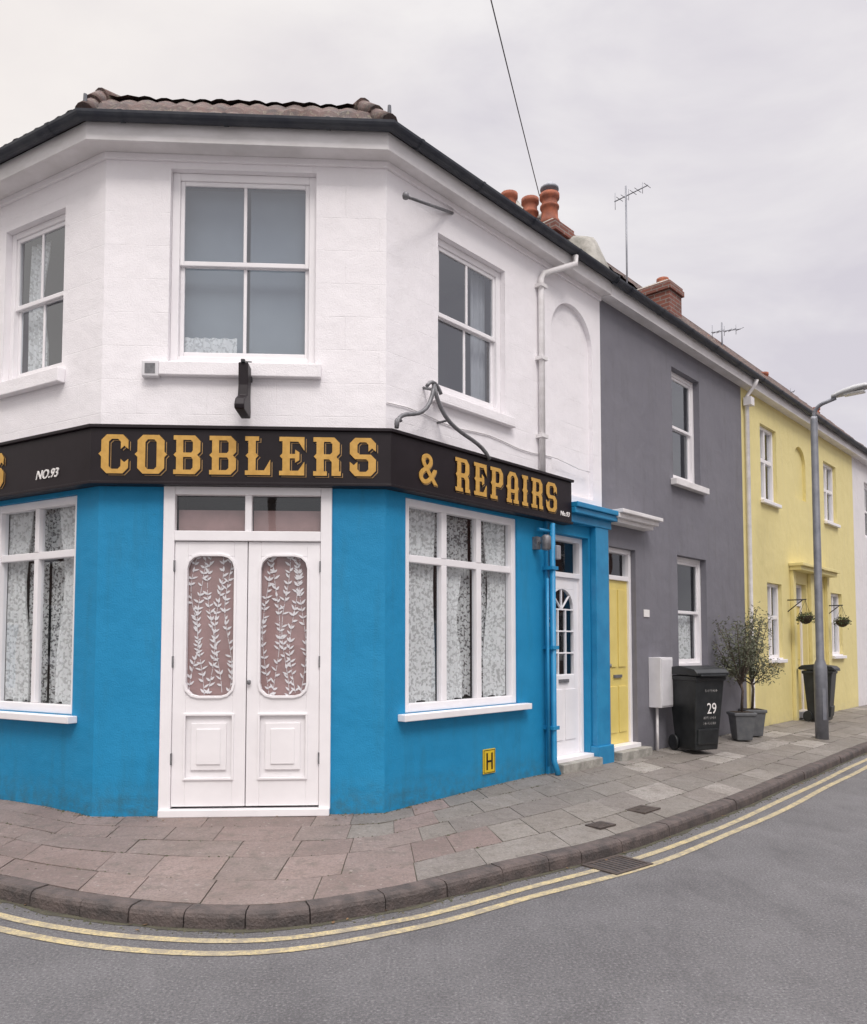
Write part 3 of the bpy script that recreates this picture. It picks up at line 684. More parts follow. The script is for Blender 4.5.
scr=group('iron_scroll_bracket',FR.w(.55,.1,3.6))
b=B('scrollwork',FR,m_iron,scr)
def bez(p0,p1,p2,p3,n=12):
    return [tuple((1-u)**3*a+3*(1-u)**2*u*b_+3*(1-u)*u*u*c+u**3*d for a,b_,c,d in zip(p0,p1,p2,p3)) for u in [k/n for k in range(n+1)]]
b.tube(bez((.0,.14,3.60),(.02,.14,3.88),(.42,.14,3.62),(.50,.14,4.12)),.020,8)
b.tube(bez((1.34,.14,3.55),(1.15,.14,3.80),(.62,.14,3.62),(.50,.14,4.12)),.020,8)
b.tube(bez((.40,.14,4.08),(.46,.14,4.17),(.54,.14,4.15),(.60,.14,4.05)),.018,8)
b.tube(bez((.0,.14,3.60),(-.03,.14,3.67),(.03,.14,3.72),(.06,.14,3.67),6),.015,8)
b.tube([(.50,.14,4.07),(.50,.0,4.12)],.014,8); b.tube([(.70,.14,3.82),(.70,.0,3.82)],.012,8)
b.done()

boot=group('boot_hanging_sign',FC.w(1.28,.2,3.9))
b=B('boot',FC,m_black,boot)
prof=[(.10,4.12),(.26,4.12),(.25,3.92),(.27,3.82),(.38,3.76),(.42,3.70),(.41,3.66),(.10,3.66),(.09,3.72),(.11,3.82)]
b.prism_o(prof,1.26,1.345); b.done(bevel=.01)
b=B('boot_bracket',FC,m_plastic,boot); b.box(1.265,1.34,.002,.06,4.02,4.20); b.box(1.285,1.32,.06,.28,4.11,4.14); b.done(bevel=.005)

# ================================================================ SHOP SIGN
sign=group('shop_sign',FC.w(1.3,.12,3.3))
band(sign,'sign_board',m_black,eq(.0),eq(.12),3.085,3.555,tR=2.91,tL=4.6)
band(sign,'sign_top_moulding',m_black,eq(.0),eq(.145),3.555,3.585,tR=2.93,tL=4.6)
band(sign,'sign_bottom_moulding',m_black,eq(.0),eq(.135),3.06,3.085,tR=2.92,tL=4.6)
signword(sign,'COBBLERS',FC,.06,2.46,3.15,.345)
signword(sign,'REPAIRS',FR,.82,2.58,3.155,.33)
signword(sign,'REPAIRS',FL,3.0,1.22,3.155,.33)
text(sign,'ampersand','&',FR,.30,.127,3.16,.42,m_gold,bold=.004)
text(sign,'ampersand_shade','&',FR,.312,.122,3.148,.42,m_gold2,ext=.001,bold=.002)
text(sign,'number_lettering','NO.93',FL,.73,.124,3.17,.115,m_letter,shear=.3)
text(sign,'small_lettering','No.93',FR,2.66,.124,3.14,.075,m_letter,shear=.3)

hyd=group('hydrant_sign',FR.w(1.47,.01,.45))
b=B('plate',FR,m_yplate,hyd); b.box(1.38,1.58,.002,.014,.33,.58); b.done(bevel=.004)
b=B('border',FR,m_black,hyd); b.ring([(1.395,.345),(1.565,.345),(1.565,.565),(1.395,.565)],.006,.014,.0155)
for x in (1.43,1.51): b.box(x,x+.022,.014,.0165,.37,.54)
b.box(1.452,1.51,.014,.0165,.445,.465); b.done()

# ================================================================ TERRACE HOUSES
def eaves(par,fr,t0,t1,z=6.275):
    b=B('eaves_board',fr,m_soffit,par); b.box(t0,t1,.0,.17,6.10,6.15); b.box(t0,t1,.145,.172,6.085,6.25); b.done()
    gutter(par,'gutter',[fr.w(t0,.235,0),fr.w(t1,.235,0)],z)
def gable(par,fr,t0,t1,depth=5.5,pitch=40,mat=m_tile,rows=12,backmat=m_ybrick,dx=.04):
    inset=depth/2; h=(inset+.19)*math.tan(R_(pitch)); zt=6.27+h
    roofface(par,'front_roof_slope',fr.w(t0,.19,6.27),fr.w(t1,.19,6.27),fr.w(t0,-inset,zt),fr.w(t1,-inset,zt),mat,rows=rows,dx=dx)
    roofface(par,'rear_roof_slope',fr.w(t0,-depth-.19,6.27),fr.w(t1,-depth-.19,6.27),fr.w(t0,-inset,zt),fr.w(t1,-inset,zt),mat,rows=rows,dx=.12)
    b=B('ridge_tiles',fr,m_tile,par); b.tube([(t0,-inset,zt-.02),(t1,-inset,zt-.02)],.07,10); b.done()
    b=B('side_and_rear_walls',fr,backmat,par)
    for t in (t0+.002,t1-.002): b.face([(t,0,0),(t,-depth,0),(t,-depth,6.2),(t,-inset,zt-.02),(t,0,6.2)])
    b.face([(t0,-depth,0),(t1,-depth,0),(t1,-depth,6.3),(t0,-depth,6.3)]); b.done(recalc=False)

gh=group('grey_terraced_house',FR.w(6.1,0,.2))
G0,G1=3.80,8.48; ZH=6.16
wall(gh,'front_wall',FR,G0,G1,0,ZH,[(3.96,4.66,.2,2.92,.12),(5.83,6.78,4.08,5.76,.13),(5.92,6.93,1.30,2.97,.13)],m_grey)
houredoor(gh,FR,3.96,4.66,.36,2.92,.12,2.50,m_ydoor,fan=False,nameX='yellow_front_door')
window(gh,FR,5.83,6.78,4.08,5.76,.13,(),.5,.07,m_glass2)
window(gh,FR,5.92,6.93,1.30,2.97,.13,(),.5,.07,m_glass)
b=B('window_sill',FR,m_soffit,gh); b.box(5.74,6.88,.002,.10,3.98,4.075); b.done(bevel=.008)
b=B('grey_sill',FR,m_grey,gh); b.box(5.84,7.0,.002,.09,1.20,1.295); b.done(bevel=.008)
b=B('door_canopy',FR,m_soffit,gh); b.box(3.86,4.88,.002,.16,3.20,3.25); b.box(3.86,4.92,.002,.22,3.25,3.31); b.box(3.86,4.95,.002,.27,3.31,3.36)
b.done(bevel=.008)
b=B('doorstep',FR,m_mortar,gh); b.box(3.92,4.72,-.05,.18,.05,.31); b.done(bevel=.01)
b=B('house_number_plate',FR,m_letter,gh); b.box(4.86,5.02,.002,.012,2.03,2.13); b.done(bevel=.003)
b=B('meter_box',FR,m_meter,gh); b.box(4.98,5.34,.002,.18,.80,1.48); b.box(5.0,5.32,.18,.192,.82,1.46); b.done(bevel=.012)
b=B('meter_pipe',FR,m_soffit,gh); b.tube([(5.1,.06,.80),(5.1,.06,.15)],.02,8); b.done()
curtain(gh,'curtain',FR,5.92,6.2,4.15,5.7,-.27,m_drape,.02,.09)
curtain(gh,'green_curtain',FR,6.0,6.3,1.4,2.9,-.26,m_olive,.02,.09); curtain(gh,'net_curtain',FR,6.3,6.86,1.4,2.1,-.24,m_lace,.015,.08)
eaves(gh,FR,G0,G1); gable(gh,FR,G0,G1)

def yellow_house(name,a,c,ups,los,door,niche,mat):
    y=group(name,FR.w((a+c)/2,0,.2))
    ops=[(u[0],u[1],u[2],u[3],.10) for u in ups+los]
    if niche: ops.append((*niche,.06,True))
    if door: ops.append((door[0],door[1],.2,2.85,.14))
    wall(y,'front_wall',FR,a,c,0,ZH,ops,mat)
    for u in ups+los: 
        window(y,FR,u[0],u[1],u[2],u[3],.10,(.5,),.55,.06,m_glass,sash=False,bar=.05,sill=(.04,.08,.07),sillm=m_wood)
        curtain(y,'net_curtain',FR,u[0]+.1,u[1]-.1,u[2]+.1,u[3]-.1,-.22,m_lace,.015,.09)
    if door:
        houredoor(y,FR,door[0],door[1],.36,2.85,.14,2.42,m_ydoor,fan=False,nameX='front_door')
        b=B('door_hood',FR,mat,y); b.box(door[0]-.25,door[1]+.25,.002,.22,3.08,3.16); b.box(door[0]-.28,door[1]+.28,.002,.27,3.16,3.22)
        for x in (door[0]-.22,door[1]+.08): b.box(x,x+.14,.002,.07,.15,3.08)
        b.done(bevel=.008)
    eaves(y,FR,a,c); gable(y,FR,a,c,pitch=45.8)
    return y
y1=yellow_house('yellow_terraced_house',8.48,11.95,[(9.35,10.18,4.28,5.66)],[(9.55,10.30,1.40,2.78)],(10.98,11.72),(11.15,11.95-.1,4.55,5.62),m_yellow)
y2=yellow_house('yellow_terraced_house',11.95,15.28,[(13.05,13.95,4.33,5.62)],[(13.35,14.15,1.43,2.78)],(12.1,12.8),None,m_yellow)
b=B('white_downpipe',FR,m_soffit,y1); b.tube([(8.60,.235,6.21),(8.60,.2,6.12),(8.60,.06,5.95),(8.60,.055,.35),(8.6,.12,.25)],.036,10)
b.box(8.52,8.68,.03,.16,5.78,5.92)
b.done()
m_white2=wallmat('white_render_far',(.80,.77,.78),(.74,.72,.73),(.5,.48,.46))
wh=group('white_terraced_house',FR.w(17.5,0,.2))
wall(wh,'front_wall',FR,15.28,19.5,0,ZH,[(16.3,17.2,4.28,5.66,.1),(16.3,17.3,1.3,2.8,.1),(18.2,19.0,.2,2.85,.14)],m_white2)
window(wh,FR,16.3,17.2,4.28,5.66,.1,(.5,),.5,.06,m_glass2); window(wh,FR,16.3,17.3,1.3,2.8,.1,(.5,),.5,.06)
houredoor(wh,FR,18.2,19.0,.36,2.85,.14,2.42,m_trimblue,fan=False)
eaves(wh,FR,15.28,19.5); gable(wh,FR,15.28,19.5,pitch=45.8)
for k,(mt) in enumerate((m_grey,m_white2,m_yellow)):
    a=19.5+k*4.4; h=group('terraced_house',FR.w(a+2.2,0,.2))
    wall(h,'front_wall',FR,a,a+4.4,0,ZH,[(a+1,a+1.9,4.28,5.66,.1),(a+.8,a+1.9,1.3,2.8,.1),(a+3.0,a+3.8,.2,2.85,.14)],mt)
    window(h,FR,a+1,a+1.9,4.28,5.66,.1,(.5,),.5,.06,m_glass2,simple=True); window(h,FR,a+.8,a+1.9,1.3,2.8,.1,(.5,),.5,.06,simple=True)
    houredoor(h,FR,a+3.0,a+3.8,.36,2.85,.14,2.42,m_wood,fan=False)
    eaves(h,FR,a,a+4.4); gable(h,FR,a,a+4.4,pitch=42,dx=.1)

def opposite(fr,t0,t1,o,name,mat):
    nfr=Fr((fr.w(0,o,0).x,fr.w(0,o,0).y),(fr.d.x,fr.d.y),(-fr.n.x,-fr.n.y),-fr.s)
    t=t0
    while t<t1:
        h=group(name,nfr.w(t+2.2,0,.2)); e=t+4.4
        wall(h,'front_wall',nfr,t,e,0,ZH,[(t+1,t+1.9,4.1,5.6,.1),(t+.8,t+1.9,1.2,2.8,.1),(t+3.0,t+3.8,.2,2.7,.14)],mat)
        for q in ((t+1,t+1.9,4.1,5.6),(t+.8,t+1.9,1.2,2.8)): window(h,nfr,*q,.1,(.5,),.5,.07,m_glass,sill=(.05,.1,.08),sillm=m_wood,simple=True)
        houredoor(h,nfr,t+3.0,t+3.8,.34,2.7,.14,2.3,m_trimblue,fan=False)
        eaves(h,nfr,t,e); gable(h,nfr,t,e,pitch=35,dx=.1)
        t=e
opposite(FR,4.0,20,9.8,'brick_terraced_house',m_brick)
opposite(FL,5.0,24,9.8,'brick_terraced_house',m_ybrick)

def chimney(name,fr,t,s0,s1,w,z0,z1,mat,pots):
    c=group(name,fr.w(t,-(s0+s1)/2,z0))
    b=B('stack',fr,mat,c); b.box(t-w/2,t+w/2,-s1,-s0,z0,z1-.16)
    b.box(t-w/2-.04,t+w/2+.04,-s1-.04,-s0+.04,z1-.16,z1-.06); b.box(t-w/2-.02,t+w/2+.02,-s1-.02,-s0+.02,z1-.06,z1); b.done(bevel=.006)
    b=B('flaunching',fr,m_mortar,c); b.box(t-w/2,t+w/2,-s1,-s0,z1,z1+.07,tt=(t-w/3,t+w/3),oo=(-s1+.08,-s0-.08)); b.done()
    b=B('chimney_pots',fr,m_terra,c); k=B('pot_cowl',fr,m_galv,c); anyc=False
    for (s,h,r,cowl) in pots:
        zz=z1+.04
        b.lathe(t,-s,[(r*1.15,zz),(r*1.15,zz+.08),(r*.95,zz+.12),(r*.92,zz+h*.55),(r*1.08,zz+h*.58),(r*1.08,zz+h*.64),(r*.9,zz+h*.67),(r*.88,zz+h-.08),(r*1.12,zz+h-.06),(r*1.12,zz+h),(r*.8,zz+h),(r*.8,zz+h-.05)],18)
        if cowl:
            k.lathe(t,-s,[(r*.75,zz+h),(r*.75,zz+h+.05),(r*1.05,zz+h+.06),(r*1.05,zz+h+.09),(r*.5,zz+h+.15),(.01,zz+h+.17)],14); anyc=True
    b.done()
    if anyc: k.done()
    else: k.bm.free()
chimney('chimney',FR,3.75,.50,1.75,.42,6.6,7.24,m_brick,[(.72,.46,.12,True),(1.04,.52,.11,False),(1.40,.74,.11,False)])
chimney('chimney',FR,8.48,1.15,2.0,.50,7.3,8.28,m_brick,[(1.4,.14,.1,False)])
chimney('chimney',FR,11.95,1.75,2.5,.50,7.3,8.35,m_brick,[(2.1,.2,.1,False)])
chimney('chimney',FR,15.28,1.75,2.5,.50,7.3,8.15,m_brick,[(2.0,.4,.12,False),(2.3,.35,.11,False)])
chimney('chimney',FR,19.5,1.75,2.5,.50,7.3,8.2,m_brick,[(2.0,.4,.12,False)])
pw=group('party_wall_parapet',FR.w(3.8,-.5,6.6))
b=B('coping',FR,m_mortar,pw)
n=16; rings=[]
for i in range(n+1):
    s=.02+i*.1; zc=6.27+(s+.19)*.84
    hgt=.38+.08*math.sin(i*.9)+.05*random.random()
    if i==0: hgt=.14
    if i==1: hgt=.3
    wd=.26+.04*math.sin(i*1.7)
    ring=[b.v(4.04+wd*math.cos(a),-s,zc-.25+(hgt+.25)*max(0,math.sin(a))**.6) for a in [math.pi*k/8 for k in range(9)]]
    rings.append(ring)
for i in range(n):
    for k in range(8): f=b.bm.faces.new([rings[i][k],rings[i][k+1],rings[i+1][k+1],rings[i+1][k]]); f.smooth=True
b.bm.faces.new(rings[0]); b.bm.faces.new(rings[-1]); b.done()

def yagi(name,fr,t,o,z0,z1,L,az,tilt=0,n=8,mastr=.018):
    a=group(name,fr.w(t,o,z0)); b=B('mast',fr,m_galv,a); b.tube([(t,o,z0),(t,o,z1)],mastr,8); b.done()
    b=B('elements',fr,m_galv,a); c=(math.cos(az),math.sin(az))
    zt=z1-.2
    b.tube([(t-c[0]*L*.35,o-c[1]*L*.35,zt-tilt*.35),(t+c[0]*L*.65,o+c[1]*L*.65,zt+tilt*.65)],.011,6)
    for i in range(n):
        u=-.33+i/(n-1)*.96; h=.11 if i else .17
        x,y=t+c[0]*L*u,o+c[1]*L*u; zz=zt+tilt*u
        b.tube([(x,y,zz-h),(x,y,zz+h)] if i%3==0 else [(x-c[1]*h,y+c[0]*h,zz),(x+c[1]*h,y-c[0]*h,zz)],.006,6)
    b.done()
yagi('tv_antenna',FR,8.48,-2.13,7.8,10.55,.75,R_(95))
yagi('tv_antenna',FR,11.95,-1.7,8.0,8.8,.9,R_(20),.25)
yagi('tv_antenna',FR,16.4,-2.0,7.5,8.5,.6,R_(60),.1)

tp=group('telegraph_pole',(-2.7,-6,0)); b=B('pole',FW,m_bark,tp); b.tube([(-2.7,6,0),(-2.7,6,7.2)],[.14,.10],14); b.box(-3.1,-2.3,5.94,6.06,6.75,6.85); b.done()
cb=group('overhead_cable',(0,4,7)); b=B('cable',FW,m_wire,cb)
A=Vector((1.44,10.3,7.75)); C=Vector((-2.7,-6,6.85)); P=[]
for k in range(25):
    u=k/24; p=A.lerp(C,u); p.z-=.25*4*u*(1-u); P.append((p.x,-p.y,p.z))
b.tube(P,.006,6); b.done()

# ================================================================ PAVEMENT, KERB, ROAD
dk=[((-11.69,11.79),(-12.38,10.56),.18),((-3.5,7.175),(-3.9,5.76),.18),((-2.977,6.88),(-2.82,5.17),.16),((-2.3,6.917),(-2.2,4.86),.15),((-1.7,6.95),(-1.6,4.67),.15),((-1.0,6.99),(-1.0,4.63),.15),((-.436,7.02),(-.3,4.93),.16),((.04,7.535),(.5,5.53),.18),((.647,8.2),(1.3,6.13),.20),((1.595,9.23),(2.4,7.22),.21),((3.29,11.07),(4.45,9.55),.21),((5.66,13.64),(6.84,12.3),.22),((26.6,36.46),(27.9,35.2),.22)]
S=[0]
for i in range(1,len(dk)): S.append(S[-1]+math.hypot(dk[i][1][0]-dk[i-1][1][0],dk[i][1][1]-dk[i-1][1][1]))
def tang(i,c):
    f=lambda j: dk[j][1][c]
    if i==0: return (f(1)-f(0))/(S[1]-S[0])
    if i==len(dk)-1: return (f(i)-f(i-1))/(S[i]-S[i-1])
    h0=S[i]-S[i-1]; h1=S[i+1]-S[i]; d0=(f(i)-f(i-1))/h0; d1=(f(i+1)-f(i))/h1
    return (d0*h0+d1*h1)/(h0+h1) if max(h0,h1)/min(h0,h1)>3 else (d0*h1+d1*h0)/(h0+h1)
def seg(s):
    for i in range(len(S)-1):
        if s<=S[i+1]: return i
    return len(S)-2
def kerb(s):
    i=seg(s); h=S[i+1]-S[i]; u=min(1,max(0,(s-S[i])/h)); r=[]
    for c in (0,1):
        p0,p1=dk[i][1][c],dk[i+1][1][c]; m0,m1=tang(i,c)*h,tang(i+1,c)*h
        r.append((2*u**3-3*u*u+1)*p0+(u**3-2*u*u+u)*m0+(-2*u**3+3*u*u)*p1+(u**3-u*u)*m1)
    return Vector((r[0],r[1],0))
def wallp(s):
    i=seg(s); u=min(1,max(0,(s-S[i])/(S[i+1]-S[i])))
    return Vector(((1-u)*dk[i][0][0]+u*dk[i+1][0][0],(1-u)*dk[i][0][1]+u*dk[i+1][0][1],(1-u)*dk[i][2]+u*dk[i+1][2]))
def kn(s):
    d=(kerb(s+.02)-kerb(s-.02)).normalized(); return Vector((-d.y,d.x,0))
ST=S[-1]; KW=.12; KZ=.102
def pav(s,w,dz=0):
    k=kerb(s)+kn(s)*(KW+.004); k.z=KZ; p=wallp(s)
    q=k.lerp(p,w); q.z+=dz; return q
gr=B('road',FW,m_asph); 
gr.face([(-400,400,0),(400,400,0),(400,-400,0),(-400,-400,0)]); gr.done(recalc=False)

pv=group('pavement',(0,6.2,.12))
b=B('joint_bed',FW,m_joint,pv); rows=[]
ss=[S[1]*k/6 for k in range(6)]+[S[1]+(S[-2]-S[1])*k/120 for k in range(120)]+[S[-2]+(ST-S[-2])*k/6 for k in range(7)]
for s in ss:
    rows.append([b.bm.verts.new(pav(s,w,-.006)) for w in (0,.5,1.0)])
for i in range(len(rows)-1):
    for k in range(2): b.bm.faces.new([rows[i][k],rows[i][k+1],rows[i+1][k+1],rows[i+1][k]])
b.done(recalc=False)
bm=bmesh.new(); cl=bm.loops.layers.float_color.new('Col')
RW=[0,.20,.43,.62,.82,1.0]
pal_g=[(.255,.232,.208),(.245,.226,.205),(.268,.246,.222),(.25,.226,.208),(.238,.218,.196),(.275,.254,.232)]
pal_r=[(.272,.208,.190),(.262,.198,.182),(.282,.216,.198),(.258,.202,.186),(.268,.214,.196)]
pal_l=[(.40,.375,.345),(.36,.335,.31)]
for r in range(len(RW)-1):
    s=random.random()*.3
    while s<ST-.1:
        if s<S[-2]+6: L=random.choice((.42,.5,.62,.75,.85,.58))
        else: L=1.2
        s1=min(ST,s+L)
        if s1-s<.12: break
        g=.004
        w0,w1=RW[r],RW[r+1]; wid=(wallp((s+s1)/2)-kerb((s+s1)/2)).length; gw=g/wid
        m=(s+s1)/2; pm=pav(m,(w0+w1)/2)
        pr=1 if (pm.x<-1.6) else ((.96 if r<3 else .7) if pm.x<-.2 else ((.6 if r<2 else .12) if pm.x<.6 else .0))
        col=random.choice(pal_r) if random.random()<pr else random.choice(pal_g)
        if pm.x>2.2 and random.random()<.2: col=random.choice(pal_l)
        j=.90+.20*random.random(); col=(col[0]*j,col[1]*j,col[2]*j,1)
        nsub=3; tilt=[random.uniform(-.0035,.0035) for _ in range(4)]
        top=[];bot=[]
        for k in range(nsub+1):
            q=s+g+(s1-s-2*g)*k/nsub
            for (ww,tl) in ((w0+gw,(tilt[0]*(1-k/nsub)+tilt[1]*k/nsub)),(w1-gw,(tilt[2]*(1-k/nsub)+tilt[3]*k/nsub))):
                top.append(bm.verts.new(pav(q,ww,tl))); bot.append(bm.verts.new(pav(q,ww,-.02)))
        fs=[]
        for k in range(nsub):
            fs.append(bm.faces.new([top[2*k],top[2*k+1],top[2*k+3],top[2*k+2]]))
            fs.append(bm.faces.new([top[2*k],top[2*k+2],bot[2*k+2],bot[2*k]])); fs.append(bm.faces.new([top[2*k+1],top[2*k+3],bot[2*k+3],bot[2*k+1]]))
        fs.append(bm.faces.new([top[0],top[1],bot[1],bot[0]])); e=2*nsub; fs.append(bm.faces.new([top[e],top[e+1],bot[e+1],bot[e]]))
        for f in fs:
            for l in f.loops: l[cl]=col
        s=s1
me=bpy.data.meshes.new('flagstones'); bm.to_mesh(me); bm.free(); me.materials.append(m_slab)
ob=bpy.data.objects.new('flagstones',me); COL.objects.link(ob); ob.parent=pv; ob.matrix_parent_inverse=Matrix.Translation(-Vector(pv['o']))
b=B('grit_and_moss',FW,m_moss,pv)
def blob(c,r,h):
    n=7; t=b.bm.verts.new(c+Vector((0,0,h))); rg=[b.bm.verts.new(c+Vector((r*random.uniform(.6,1.3)*math.cos(2*math.pi*k/n),r*random.uniform(.6,1.3)*math.sin(2*math.pi*k/n),-.004))) for k in range(n)]
    for k in range(n): b.bm.faces.new([t,rg[k],rg[(k+1)%n]])
for i in range(900):
    s=random.uniform(S[1]-1,S[-2]); 
    if random.random()<.55: c=pav(s,random.uniform(.975,1.0))
    else: c=pav(s,random.choice(RW[1:-1])+random.uniform(-.004,.004))
    blob(c,random.uniform(.006,.020),random.uniform(.003,.008))
for i in range(1500):
    s=random.uniform(S[1]-1,S[-2]+2); c=kerb(s)-kn(s)*abs(random.gauss(.0,.045)); blob(c+Vector((0,0,.003)),random.uniform(.004,.014),random.uniform(.002,.005))
for i in range(160):
    s=random.uniform(S[1],S[-2]); c=pav(s,random.random()); blob(c,random.uniform(.004,.009),.004)
b.done()
b=B('leaf_litter',FW,m_litter,pv)
for i in range(90):
    s=random.uniform(S[1],S[-2]); 
    c=(kerb(s)-kn(s)*abs(random.gauss(.03,.05))+Vector((0,0,.010))) if random.random()<.5 else pav(s,random.uniform(.9,.99),.008)
    an=random.random()*6.28; d=Vector((math.cos(an),math.sin(an),random.uniform(-.15,.15))); q=Vector((-d.y,d.x,random.uniform(-.2,.2))); L=random.uniform(.012,.024)
    b.bm.faces.new([b.bm.verts.new(c+x) for x in (d*-L,q*L*.5,d*L,q*-L*.5)])
b.done(recalc=False)
b=B('gutter_silt',FW,m_joint,pv); prev=None; s=S[1]-3
while s<S[-2]+4:
    p=kerb(s); nn=kn(s); wd=.05+.03*mn.noise(Vector((s*3,0,0)))+.015*mn.noise(Vector((s*11,5,0)))
    a=b.bm.verts.new(p+nn*.01+Vector((0,0,.0025))); c=b.bm.verts.new(p-nn*wd+Vector((0,0,.0025)))
    if prev: b.bm.faces.new([prev[0],prev[1],c,a])
    prev=(a,c); s+=.05
b.done(recalc=False)
b=B('kerb',FW,m_kerb); s=0
while s<ST-.1:
    inc=S[1]-1<s<S[8]
    L=(.42 if inc else .85) if s<S[-2]+8 else 2; L*=random.uniform(.8,1.2); s1=min(ST,s+L); n=3 if L<1.5 else 1; rows=[]
    dz=random.uniform(-.005,.003); do=random.uniform(-.006,.006)
    for k in range(n+1):
        q=s+.004+(s1-s-.008)*k/n; p=kerb(q); nn=kn(q)
        prof=[(-.012+do,-.02),(-.008+do,KZ-.035),(.002+do,KZ-.013),(.022+do,KZ),(KW,KZ+.002),(KW,-.02)]
        rows.append([b.bm.verts.new(p+nn*o+Vector((0,0,z+(dz if z>0 else 0)))) for o,z in prof])
    for k in range(n):
        for j in range(5): b.bm.faces.new([rows[k][j],rows[k][j+1],rows[k+1][j+1],rows[k+1][j]])
    b.bm.faces.new(rows[0]); b.bm.faces.new(rows[-1]); s=s1
b.done()
b=B('double_yellow_lines',FW,m_yl)
for off,wd in ((.16,.065),(.32,.065)):
    prev=None; s=.0
    while s<ST:
        p=kerb(s); nn=kn(s); wb=.008*math.sin(s*2.1+off*20); a=b.bm.verts.new(p-nn*(off+wb)+Vector((0,0,.004))); c=b.bm.verts.new(p-nn*(off+wd+wb)+Vector((0,0,.004)))
        if prev: b.bm.faces.new([prev[0],prev[1],c,a])
        prev=(a,c); s+=.12 if s<S[-2] and s>S[1]-2 else 1
b.done(recalc=False)
b=B('opposite_pavement',FW,m_mortar)
for fr,t0,t1 in ((FR,3.8,22),(FL,4.8,27)):
    P=[fr.w(t0,8.3,0),fr.w(t1,8.3,0),fr.w(t1,9.8,0),fr.w(t0,9.8,0)]
    lo=[b.bm.verts.new(p) for p in P]; hi=[b.bm.verts.new(p+Vector((0,0,.12))) for p in P]
    b.bm.faces.new(hi)
    for i in range(4): b.bm.faces.new([lo[i],lo[(i+1)%4],hi[(i+1)%4],hi[i]])
b.done()
gl=group('drain_grate',(1.42,5.72,0)); sK=min([k*.05 for k in range(int(ST/.05))],key=lambda s:(kerb(s)-Vector((1.3,6.0,0))).length)
p=kerb(sK); nn=kn(sK); dd=Vector((nn.y,-nn.x,0))
b=B('grate',FW,m_cast,gl)
def gbox(u0,u1,v0,v1,z0,z1,c=None,bb=None):
    c=c or p; bb=bb or b
    P=[c+dd*u-nn*v for u,v in ((u0,v0),(u1,v0),(u1,v1),(u0,v1))]
    lo=[bb.bm.verts.new(q+Vector((0,0,z0))) for q in P]; hi=[bb.bm.verts.new(q+Vector((0,0,z1))) for q in P]
    bb.bm.faces.new(hi)
    for i in range(4): bb.bm.faces.new([lo[i],lo[(i+1)%4],hi[(i+1)%4],hi[i]])
gbox(-.22,.22,.03,.06,0,.012); gbox(-.22,.22,.33,.36,0,.012); gbox(-.22,-.19,.06,.33,0,.012); gbox(.19,.22,.06,.33,0,.012)
for k in range(8): gbox(-.19+k*.048+.010,-.19+k*.048+.032,.06,.33,0,.010)
b.done()
b=B('grate_void',FW,m_dark,gl); gbox(-.19,.19,.06,.33,.003,.006,bb=b); b.done(recalc=False)
for cx,cy,w,h in ((1.42,6.72,.22,.16),(1.95,7.35,.3,.2)):
    g=group('access_cover',(cx,cy,.15)); s=min([k*.05 for k in range(int(ST/.05))],key=lambda s:(pav(s,.35)-Vector((cx,cy,.14))).length)
    c=Vector((cx,cy,0)); 
    w_=min([k/20 for k in range(21)],key=lambda w:(pav(s,w).xy-c.xy).length); zz=pav(s,w_).z
    b=B('cover',FW,m_cast,g); nn=kn(s); dd=Vector((nn.y,-nn.x,0)); gbox(-w/2,w/2,-h/2,h/2,zz-.01,zz+.006,c=c)
    for k in range(5): gbox(-w/2+.02+k*(w-.04)/5,-w/2+.02+k*(w-.04)/5+.02,-h/2+.02,h/2-.02,zz+.006,zz+.009,c=c)
    b.done()

# ================================================================ STREET LAMP
lx,ly=6.26,12.66
sl=group('street_lamp',(lx,ly,.12))
b=B('column',FW,m_galv,sl)
b.lathe(lx,-ly,[(.10,.09),(.10,1.25),(.095,1.32),(.062,1.42),(.055,5.35),(.05,5.4)],18)
n3=Vector((.736,-.677,0))
arm=[]
for k in range(9):
    u=k/8; an=u*R_(75); d=.20*(1-math.cos(an)); z=5.40+.20*math.sin(an); arm.append((lx+n3.x*d,-(ly+n3.y*d),z))
arm.append((lx+n3.x*.34,-(ly+n3.y*.34),5.64))
b.tube(arm,.032,10)
b.box(lx-.03,lx+.03,-ly+.09,-ly+.107,.45,.95)
b.done()
FLm=Fr((lx,ly),(n3.x,n3.y),(n3.y,-n3.x),1)
b=B('lantern',FLm,m_lantern,sl)
sec=[(.28,.045,.045),(.34,.065,.06),(.44,.10,.08),(.62,.12,.09),(.78,.105,.07),(.86,.05,.03)]
rings=[]
for (t,w,h) in sec:
    zc=5.66+(t-.28)*.12
    rings.append([b.v(t,w*math.cos(a),zc+(h*math.sin(a) if math.sin(a)>0 else .35*h*math.sin(a))) for a in [2*math.pi*k/14 for k in range(14)]])
for i in range(len(rings)-1):
    for k in range(14): f=b.bm.faces.new([rings[i][k],rings[i][(k+1)%14],rings[i+1][(k+1)%14],rings[i+1][k]]); f.smooth=True
b.bm.faces.new(rings[0]); b.bm.faces.new(rings[-1]); b.done()
b=B('lantern_lens',FLm,m_clear,sl); b.box(.46,.76,-.07,.07,5.64,5.675); b.done(bevel=.01)

